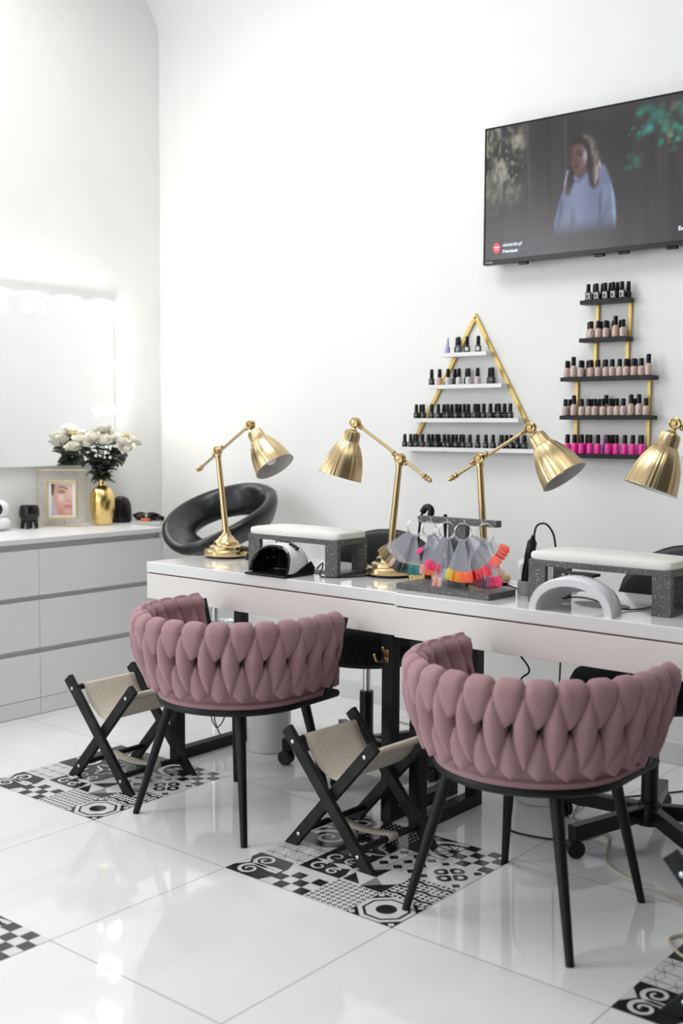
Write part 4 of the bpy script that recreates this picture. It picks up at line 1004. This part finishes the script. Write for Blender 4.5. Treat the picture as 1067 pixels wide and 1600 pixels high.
# ------------------------------------------------------------------ television
def tv():
    t = thing('television', 'wall-mounted black flat television showing a person in a pale hoodie in a dark wood', 'television', (.829, YB, 1.925))
    F = -.082                                            # screen plane
    MB().box(-.489, .489, F + .003, F + .03, .0, .545).build('casing', M['bezel'], t, .002, False)
    MB().box(-.36, .36, F + .0305, -.02, .06, .34).build('rear_housing', M['blk_plastic'], t, .01, False)
    MB().box(-.2, .2, -.0195, -.001, .1, .3).build('wall_bracket', M['blk'], t, 0, False)
    MB().box(-.489, .489, F - .004, F + .003, .0, .019).box(-.489, .489, F - .003, F + .003, .539, .545).box(-.489, -.483, F - .003, F + .003, .019, .539).box(.483, .489, F - .003, F + .003, .019, .539).build('bezel', M['bezel'], t, .0008, False)
    for x in (-.31, .02, .12, .31): MB().box(x - .02, x + .02, F + .006, F + .024, -.009, -.0).build('foot_mount', M['blk_plastic'], t, .002, False)
    # picture on the screen
    NX, NZ = 420, 228; xs = np.linspace(-.4829, .4829, NX); zs = np.linspace(.0192, .5388, NZ); X, Z = np.meshgrid(xs, zs); sh = X.shape
    ss = lambda a, lo, hi: (lambda t_: t_ * t_ * (3 - 2 * t_))(np.clip((a - lo) / (hi - lo), 0, 1))
    f1 = fuzz(sh, 5, 60); f2 = fuzz(sh, 30, 30)
    img = lay(np.ones(sh + (3,)) * np.array((.046, .041, .041)), f1 * .6, (.062, .056, .060)); img = lay(img, f2 * .6 * ss(Z, .05, .5), (.030, .028, .030))
    for x, wd, c in ((-.285, .006, .10), (-.20, .012, .03), (.30, .012, .03), (.40, .01, .085), (.23, .02, .035), (-.12, .008, .075)):
        img = lay(img, np.exp(-((X - x - .01 * np.sin(Z * 9)) / wd) ** 2) * .55 * ss(Z, .12, .3), (c, c * .95, c))
    lf = ss(X, -.27, -.35) * ss(Z, .17, .33) if False else ss(-X, .28, .36) * ss(Z, .18, .36)
    img = lay(img, lf * fuzz(sh, 16, 30, .35, 1.3) * .9, (.17, .17, .135)); img = lay(img, lf * fuzz(sh, 6, 12, .4, 1.4) * fuzz(sh, 3, 4, .1, 1.1), (.42, .40, .34)); img = lay(img, lf * fuzz(sh, 9, 9, .45, 1.2) * .9, (.03, .03, .026)); img = lay(img, lf * fuzz(sh, 2, 3, .5, 1.3) * .6, (.30, .29, .22))
    bf_ = .45 + .55 * fuzz(sh, 5, 5, .2, .9)
    def bok(n_, x0, x1, z0, z1, r0, r1, cols):
        nonlocal img
        for _ in range(n_):
            cx, cz, r = RNG.uniform(x0, x1), RNG.uniform(z0, z1), RNG.uniform(r0, r1); c = cols[RNG.integers(len(cols))]
            img = lay(img, np.exp(-(((X - cx) ** 2 + (Z - cz) ** 2) / (r * .8) ** 2) ** 1.3) * RNG.uniform(.25, .7) * bf_, c)
    G_ = [(.03, .22, .13), (.02, .30, .22), (.05, .14, .09), (.16, .20, .10), (.05, .36, .30)]
    bok(26, .17, .31, .42, .51, .010, .024, G_); bok(30, .29, .45, .36, .52, .010, .024, G_ + [(.30, .27, .18)]); bok(9, .12, .21, .295, .345, .008, .018, G_[:3]); bok(14, .25, .40, .34, .40, .007, .014, G_ + [(.22, .2, .14)]); bok(5, .13, .2, .40, .45, .006, .012, G_[:2])
    P_ = lambda pts, r=1.2: blur(pmask(X, Z, pts), r)
    HOOD = [(-0.081, 0.319), (-0.064, 0.291), (-0.028, 0.316), (-0.002, 0.308), (0.017, 0.329), (0.042, 0.328), (0.066, 0.27), (0.083, 0.214), (0.091, 0.141), (0.097, 0.02), (-0.173, 0.02), (-0.167, 0.141), (-0.148, 0.213), (-0.139, 0.242), (-0.113, 0.277), (-0.087, 0.306)]
    fade = ss(Z, .07, .155)[..., None]
    hc = np.ones(sh + (3,)) * np.array((.165, .19, .30)); hc = lay(hc, fuzz(sh, 7, 28) * .5, (.12, .14, .235)); hc = lay(hc, np.exp(-((X + .07) / .04) ** 2) * .45, (.24, .28, .43))
    for pts, r in (([(0.020, 0.10), (0.022, 0.221), (0.033, 0.248), (0.031, 0.206), (0.028, 0.10)], 1.6), ([(0.059, 0.182), (0.05, 0.146), (0.033, 0.10), (0.028, 0.10), (0.044, 0.15)], 2), ([(-.14, .24), (-.132, .2), (-.148, .10), (-.154, .10), (-.146, .2)], 2), ([(-.09, .29), (-.066, .283), (-.03, .31), (-.034, .300), (-.066, .274), (-.09, .284)], 1.4), ([(-.09, .2), (-.08, .14), (-.09, .10), (-.094, .14)], 3)): hc = lay(hc, P_(pts, r) * .75, (.055, .062, .10))
    hc = lay(hc, P_([(0.064, 0.268), (0.083, 0.214), (0.0915, 0.126), (0.096, 0.05), (0.084, 0.05), (0.078, 0.172)], 2) * .8, (.32, .43, .60)); hc = lay(hc, P_([(.040, .245), (.060, .262), (.054, .215), (.040, .18)], 4) * .5, (.26, .34, .50))
    hc = hc * fade + np.array((.052, .047, .048)) * (1 - fade)
    img = lay(img, P_(HOOD), hc)
    img = lay(img, P_([(-0.107, 0.437), (-0.084, 0.451), (-0.051, 0.455), (-0.022, 0.446), (-0.005, 0.418), (0.004, 0.391), (0.019, 0.351), (0.03, 0.33), (0.017, 0.323), (0.014, 0.306), (0.018, 0.265), (-0.0, 0.244), (-0.02, 0.259), (-0.031, 0.318), (-0.054, 0.304), (-0.084, 0.32), (-0.086, 0.279), (-0.112, 0.229), (-0.131, 0.264), (-0.117, 0.324), (-0.114, 0.391)], 1.8), (.036, .028, .028))
    hl = P_([(-0.06, .4535), (-0.025, 0.449), (-0.003, 0.418), (0.006, 0.388), (0.024, 0.345), (0.034, 0.326), (0.019, 0.315), (0.014, 0.28), (.006, .25), (-.008, .29), (-0.004, 0.335), (-0.016, 0.385), (-0.022, 0.417), (-.036, .436)], 2)
    img = lay(img, hl * (.35 + .5 * fuzz(sh, 1.2, 5, .2, 1.1)), (.22, .18, .165)); img = lay(img, hl * fuzz(sh, 1, 4, .55, 1.3) * .8 * ss(X, -.03, .02), (.46, .43, .44))
    img = lay(img, P_([(-0.119, 0.33), (-0.111, 0.358), (-0.107, 0.341), (-0.116, 0.301), (-0.124, 0.245), (-0.133, 0.262)], 1.2) * fuzz(sh, 1, 3, .3, .7), (.27, .29, .36)); img = lay(img, P_([(-.13, .262), (-.112, .228), (-.10, .25), (-.116, .29)], 3) * .6, (.11, .085, .07))
    img = lay(img, P_([(-0.087, 0.32), (-0.061, 0.312), (-0.035, 0.336), (-0.033, 0.316), (-0.065, 0.288), (-0.082, 0.305)], 1.4), (.105, .068, .066))
    fm = P_([(-0.1, 0.415), (-.08, .423), (-0.06, 0.419), (-0.042, 0.402), (-0.034, 0.385), (-0.031, 0.364), (-0.037, 0.337), (-0.057, 0.313), (-0.074, 0.310), (-0.091, 0.327), (-0.105, 0.36), (-0.108, 0.395)], 1.6)
    fc = np.ones(sh + (3,)) * np.array((.115, .070, .066)); fc = lay(fc, ss(X, -.075, -.035) * .7, (.20, .135, .13)); fc = lay(fc, ss(-X, .085, .11) * .8, (.06, .04, .04)); fc = lay(fc, np.exp(-((X + .041) / .009) ** 2 - ((Z - .374) / .02) ** 2), (.36, .30, .36))
    for pts, r, k in (([(-0.079, 0.394), (-0.05, 0.396), (-0.049, 0.391), (-0.077, 0.389)], 1, .8), ([(-0.076, 0.381), (-0.062, 0.386), (-0.050, 0.380), (-0.062, 0.375)], 1.1, .95), ([(-0.107, 0.379), (-0.099, 0.382), (-0.09, 0.377), (-0.099, 0.374)], 1.1, .9), ([(-0.090, 0.341), (-0.081, 0.343), (-0.064, 0.339), (-0.076, 0.333), (-0.087, 0.335)], 1, .8), ([(-.088, .368), (-.084, .356), (-.077, .357), (-.08, .362)], 1.1, .6)): fc = lay(fc, P_(pts, r) * k, (.045, .028, .03))
    fc = lay(fc, P_([(-.092, .412), (-.108, .40), (-.106, .37), (-.1, .395)], 2) * .7, (.05, .035, .035))
    img = lay(img, fm, fc)
    MB().box(-.4829, .4829, F + .0004, F + .0028, .0192, .5388).build('screen_panel', M['bezel'], t, 0, False)
    s = picture('screen', xs, zs, F, img, t, .80, .22)
    q = MB(); q.add([(-.4275 + .021 * .82 * math.cos(2 * PI * k / 32), F - .0005, .0645 + .021 * math.sin(2 * PI * k / 32)) for k in range(32)], [tuple(range(32))]); q.build('logo_disc', M['red_e'], s, 0, False)
    q = MB(); q.box(-.4395, -.4155, F - .0011, F - .0008, .0655, .0705).box(-.4355, -.4195, F - .0011, F - .0008, .0575, .0598); q.build('logo_mark', M['txt_white_e'], s, 0, False)
    text('nintendo.pl', .0195, M['txt_white_e'], s, WALLT(-.398, F - .0012, .0675), bold=.0004)
    text('Реклама', .0165, M['txt_white_e'], s, WALLT(-.398, F - .0012, .0425), bold=.0006)
    text('•', .0165, M['txt_blue_e'], s, WALLT(-.322, F - .0012, .0425), bold=.0006)
    text('Nintendo', .0165, M['txt_blue_e'], s, WALLT(-.307, F - .0012, .0425))
    text('Ex', .021, M['txt_white_e'], s, WALLT(.336, F - .0012, .054), bold=.0006)
    text('TOSHIBA', .0085, M['txt_grey'], t, WALLT(-.476, F - .0048, .0055), bold=.0002)
tv()

# ------------------------------------------------------------------ things on the dresser
TZ = .778
t = thing('planter', 'small glossy black planter pot on four stubby legs', 'planter', (-1.662, .925, TZ))
MB().lathe([(.001, .036), (.028, .036), (.042, .046), (.048, .066), (.047, .09), (.043, .108), (.040, .110), (.038, .107), (.036, .085), (.001, .08)], 36).build('pot', M['blk_gloss'], t)
for k in range(4):
    a = PI / 4 + k * PI / 2; MB().tube([(.027 * math.cos(a), .027 * math.sin(a), .046), (.034 * math.cos(a), .034 * math.sin(a), .0)], [.013, .008], 12).build('leg', M['blk_gloss'], t)
t = thing('ornament', 'white rounded two-ball ornament with dark oval face at the left edge', 'ornament', (-1.66, .765, TZ))
MB().ell((0, 0, .036), .05, .05, .036, 24, 14).build('body', M['white_plastic'], t); MB().ell((0, 0, .10), .044, .044, .044, 24, 14).build('head', M['white_plastic'], t)
MB().ell((.028, -.024, .102), .018, .018, .026, 18, 12, ).build('face', M['blk_gloss'], t)
# picture frame
def frame():
    t = thing('picture_frame', 'gold wire picture frame with a close-up portrait of half a face', 'picture frame', (-1.617, 1.078, TZ), math.radians(43))
    W_, H_ = .232, .274; hw = W_ / 2; iw, i0, i1 = .0735, .040, .227
    m = MB(); r = .0011
    m.tube([(-hw, 0, r), (hw, 0, r), (hw, 0, H_), (-hw, 0, H_)], r, 6, True)
    m.tube([(-hw, .018, r), (hw, .018, r), (hw, .018, H_), (-hw, .018, H_)], .0009, 6, True)
    for x, z in ((-hw, r), (hw, r), (hw, H_), (-hw, H_)): m.tube([(x, 0, z), (x, .018, z)], r, 6)
    seg = []
    nz_ = 6
    for sx in (-1, 1):
        zs = [H_ * k / nz_ for k in range(nz_ + 1)]
        for k in range(nz_): seg.append(((sx * hw, zs[k]), (sx * iw, zs[k + 1])) if k % 2 else ((sx * iw, zs[k]), (sx * hw, zs[k + 1]))); seg.append(((sx * hw, zs[k]), (sx * iw, zs[k])) )
        seg.append(((sx * .095, .0), (sx * .095, H_)))
    for z0, z1 in ((r, i0), (i1, H_)):
        xs = [-hw + W_ * k / 6 for k in range(7)]
        for k in range(6): seg.append(((xs[k], z0), (xs[k + 1], z1)) if k % 2 else ((xs[k], z1), (xs[k + 1], z0)))
        for k in (2, 4): seg.append(((xs[k], z0), (xs[k], z1)))
    for (x0, z0), (x1, z1) in seg: m.tube([(x0, .002, max(r, z0)), (x1, .002, max(r, z1))], .0006, 5)
    m.build('wire_border', M['gold_wire'], t)
    m = MB()
    for x0, x1, z0, z1 in ((-iw, -iw + .008, i0, i1), (iw - .008, iw, i0, i1), (-iw + .008, iw - .008, i0, i0 + .008), (-iw + .008, iw - .008, i1 - .008, i1)): m.box(x0, x1, -.006, .014, z0, z1)
    m.build('inner_frame', M['gold_wire'], t, .001, False)
    MB().box(-iw + .008, iw - .008, .004, .010, i0 + .008, i1 - .008).build('mount', M['paper'], t, 0, False)
    px0, px1, pz0, pz1 = -.0490, .0500, .0565, .2075
    NU, NV = 120, 182; us = np.linspace(0, 1, NU); vs_ = np.linspace(1, 0, NV); U, V = np.meshgrid(us, vs_); shp = U.shape
    PM_ = lambda pts, r=2: blur(pmask(U, V, pts), r)
    G2_ = lambda cx, cy, rx, ry: np.exp(-((U - cx) / rx) ** 2 - ((V - cy) / ry) ** 2)
    im = lay(np.ones(shp + (3,)) * np.array((.46, .42, .45)), fuzz(shp, 4, 6) * .5, (.60, .54, .56))
    fc = np.ones(shp + (3,)) * np.array((.62, .33, .245)); fc = lay(fc, np.clip(1 - (U - .05) / .35, 0, 1) * .5, (.56, .26, .18)); fc = lay(fc, G2_(.46, .44, .2, .14), (.80, .60, .54)); fc = lay(fc, G2_(.92, .25, .18, .4) * .8, (.78, .56, .48)); fc = lay(fc, G2_(.55, .03, .3, .12) * .7, (.74, .50, .42)); fc = lay(fc, G2_(.24, .52, .12, .12) * .6, (.70, .33, .30)); fc = lay(fc, G2_(.5, .9, .3, .09) * .75, (.50, .22, .14)); fc = lay(fc, G2_(.78, .88, .16, .05) * .7, (.76, .52, .45)); fc = lay(fc, G2_(.8, .60, .2, .03) * .6, (.76, .50, .44))
    im = lay(im, PM_([(.10, -.1), (1.1, -.1), (1.1, 1.1), (.32, 1.1), (.28, .86), (.18, .70), (.11, .48), (.09, .25)], 2), fc)
    for pts, r, c, k in (([(-.1, -.1), (.20, -.1), (.13, .12), (.10, .30), (.05, .38), (-.1, .36)], 3, (.04, .03, .028), 1), ([(.28, .15), (.42, .065), (.58, .075), (.80, .16), (.76, .19), (.58, .125), (.44, .11)], 2, (.09, .05, .04), .9), ([(.29, .255), (.40, .205), (.55, .195), (.68, .245), (.60, .29), (.45, .30), (.35, .285)], 2.2, (.10, .07, .07), .9), ([(.38, .255), (.47, .228), (.60, .242), (.55, .270), (.44, .278)], 1.4, (.55, .54, .57), .9), ([(.44, .25), (.49, .218), (.54, .25), (.49, .285)], 1.6, (.10, .13, .16), 1), ([(.74, .46), (.80, .525), (1.1, .545), (1.1, .58), (.78, .56), (.70, .50)], 3, (.46, .21, .15), .8), ([(.55, .70), (.80, .65), (1.1, .67), (1.1, .82), (.80, .82), (.66, .77)], 2, (.60, .22, .23), .95), ([(.55, .70), (.8, .715), (1.1, .715), (1.1, .735), (.8, .738)], 1.4, (.30, .09, .09), .9)):
        im = lay(im, PM_(pts, r) * k, c)
    im = lay(im, G2_(.85, .78, .12, .025) * .6, (.80, .45, .45))
    picture('photograph', px0 + (px1 - px0) * us, pz1 - (pz1 - pz0) * vs_, .0033, im, t, 0, .4)
    m = MB(); m.tube([(0, .018, .16), (0, .07, .0016)], .0015, 6); m.build('easel_leg', M['gold_wire'], t)
frame()
VX, VY = -1.578, 1.290
t = thing('vase', 'hammered shiny gold vase holding the white roses', 'vase', (VX, VY, TZ))
MB().lathe([(.001, .0), (.040, .0), (.046, .004), (.055, .04), (.0615, .085), (.0625, .12), (.058, .155), (.046, .178), (.026, .190), (.0195, .198), (.0185, .212), (.023, .228), (.026, .232), (.024, .233), (.0165, .212), (.0165, .2), (.030, .17), (.05, .12), (.04, .02), (.001, .01)], 48, None, False).build('body', M['vase'], t)
def bloom_mesh():
    m = MB(); k = 0
    for layer, (np_, r, op, hz) in enumerate(((3, .010, .1, .036), (4, .017, .2, .036), (5, .024, .4, .033), (6, .031, .7, .028))):
        for i in range(np_):
            a0 = 2 * PI * i / np_ + layer * .7; P = []
            for u in range(7):
                uu = u / 6; row = []
                for v in range(7):
                    vv = -1 + 2 * v / 6; sp2 = (.85 + .25 * math.sin(PI * uu)) * (PI / np_ * 1.25) * math.sin(PI * (.12 + .80 * uu)) ** .5
                    rr = r * (math.sin(uu * PI * .55) ** .7) + op * .010 * uu ** 3
                    z = hz * uu - op * .006 * uu ** 4 - .004 * vv * vv * uu
                    a = a0 + vv * sp2; row.append((rr * math.cos(a), rr * math.sin(a), z + .002 * layer * (1 - uu) * 0))
                P.append(row)
            m.grid(P)
    return m.mesh('bloom', M['rose'])
BLOOM = bloom_mesh(); BUD = BLOOM.copy(); BUD.materials[0] = mat('cream bud', (.80, .72, .38), .6)
def leaf_mesh():
    P = [[(w_ * math.sin(PI * (u / 8) ** .8) * .016, u / 8 * .05, -.010 * (u / 8) ** 2 + .004 * abs(w_)) for w_ in (-1, -.5, 0, .5, 1)] for u in range(9)]
    return MB().grid(P).mesh('leaf', M['leaf'])
LEAF = leaf_mesh()
blooms = [(-.115, .02, .345), (-.075, .05, .375), (-.06, -.045, .365), (-.02, -.06, .395), (-.01, .05, .405), (.03, -.07, .378), (.045, .02, .41), (.07, -.03, .392), (.105, -.05, .375), (.12, .03, .41), (.155, -.01, .375), (.14, -.06, .345), (-.035, 0, .42), (.015, -.01, .43), (-.10, -.05, .385), (.085, .065, .385)]
for i, (lx, dp, z) in enumerate(blooms):
    off = RGT * lx - FWD * (-dp); x, y = off.x, off.y
    if VX + x < XL + .06: x = XL + .06 - VX
    t = thing('rose', 'white rose with dark green leaves standing in the gold vase', 'flower', (VX, VY, TZ), 0, 'white roses in the gold vase')
    z += .02
    pth = bez([(x * .02, y * .02, .185), (x * .06, y * .06, .235), (x * .5, y * .5, .235 + (z - .235) * .55), (x, y, z)], 6)
    MB().tube(pth, .0019, 6).build('stem', M['stem'], t)
    b = bpy.data.objects.new('bloom', BUD if i in (9, 12) else BLOOM); C.objects.link(b); b.parent = t; b.location = (x, y, z); sc = random.uniform(1.0, 1.35) if i not in (9, 12) else .6; b.scale = (sc,) * 3
    b.rotation_euler = (random.uniform(-.3, .3) - y * 1.5, random.uniform(-.3, .3) + x * 1.5, random.uniform(0, 6))
    for k in range(7):
        f = (.34, .42, .50, .58, .66, .74, .84)[k]; p = pth[int(f * (len(pth) - 1))]
        lf = bpy.data.objects.new('leaf', LEAF); C.objects.link(lf); lf.parent = t; lf.location = p
        lf.rotation_euler = (random.uniform(-.5, .5), random.uniform(-.6, .6), random.uniform(0, 6.28)); s_ = random.uniform(1.0, 1.5); lf.scale = (s_,) * 3
        if (Matrix.Rotation(lf.rotation_euler.z, 3, 'Z') @ Vector((0, .06, 0))).x + p.x + VX < XL + .015: lf.rotation_euler.z += PI
t = thing('speaker', 'black domed portable speaker behind the gold vase', 'speaker', (-1.625, 1.448, TZ))
MB().lathe([(.001, 0), (.046, 0), (.052, .006), (.053, .05), (.048, .095), (.036, .120), (.018, .131), (.001, .133)], 36).build('body', M['blk_plastic'], t)
MB().lathe([(.0535, .012), (.0545, .014), (.0545, .020), (.0535, .022)], 36, None, False).build('band', M['blk_gloss'], t)
t = thing('book', 'thin pale book lying at the right end of the dresser', 'book', (-1.478, 1.50, TZ), math.radians(36))
MB().box(-.075, .075, -.052, .052, .0, .0012).box(-.075, .075, -.052, .052, .0118, .013).box(-.075, -.0735, -.052, .052, .0012, .0118).build('cover', mat('book cover', (.55, .52, .48), .5), t, 0, False)
MB().box(-.073, .072, -.050, .050, .0013, .0117).build('pages', M['paper'], t, 0, False)
t = thing('sunglasses', 'black folded sunglasses lying on the thin pale book', 'sunglasses', (-1.50, 1.505, TZ + .0133), math.radians(40))
m = MB()
for sx in (-1, 1): m.ell((sx * .034, -.004, .020), .030, .005, .020, 20, 10, Matrix.Rotation(sx * .15, 4, 'Z'))
m.build('lens', M['blk_gloss'], t)
m = MB(); m.tube(bez([(-.066, 0, .028), (-.03, .004, .040), (0, .002, .033), (.03, .004, .040), (.066, 0, .028)], 8), .0028, 8)
m.tube(bez([(.066, 0, .028), (.06, .022, .020), (-.03, .03, .006), (-.055, .03, .004)], 8), .0028, 8); m.tube(bez([(-.066, 0, .028), (-.06, .016, .018), (.03, .036, .004), (.05, .038, .0035)], 8), .0028, 8)
m.build('frame', M['blk_plastic'], t)
t = thing('lighter', 'small orange lighter lying on the pale book in front of the sunglasses', 'lighter', (-1.466, 1.478, TZ + .0133), math.radians(30))
MB().box(-.028, .018, -.009, .009, .0, .013).build('body', M['orange'], t, .003); MB().box(.0183, .028, -.008, .008, .001, .012).build('head', M['blk_plastic'], t, .002)
t = thing('clip_case', 'small black case on the right end of the pale book', 'case', (-1.436, 1.530, TZ + .0133), math.radians(55))
MB().prism([(-.026, 0), (.026, 0), (.030, .02), (.012, .026), (-.022, .016)], -.013, .013, WALLT(0, 0, 0)).build('body', M['blk_plastic'], t, .003); MB().box(-.012, .012, -.0142, -.0131, .004, .012).build('clasp', M['steel'], t, 0, False)
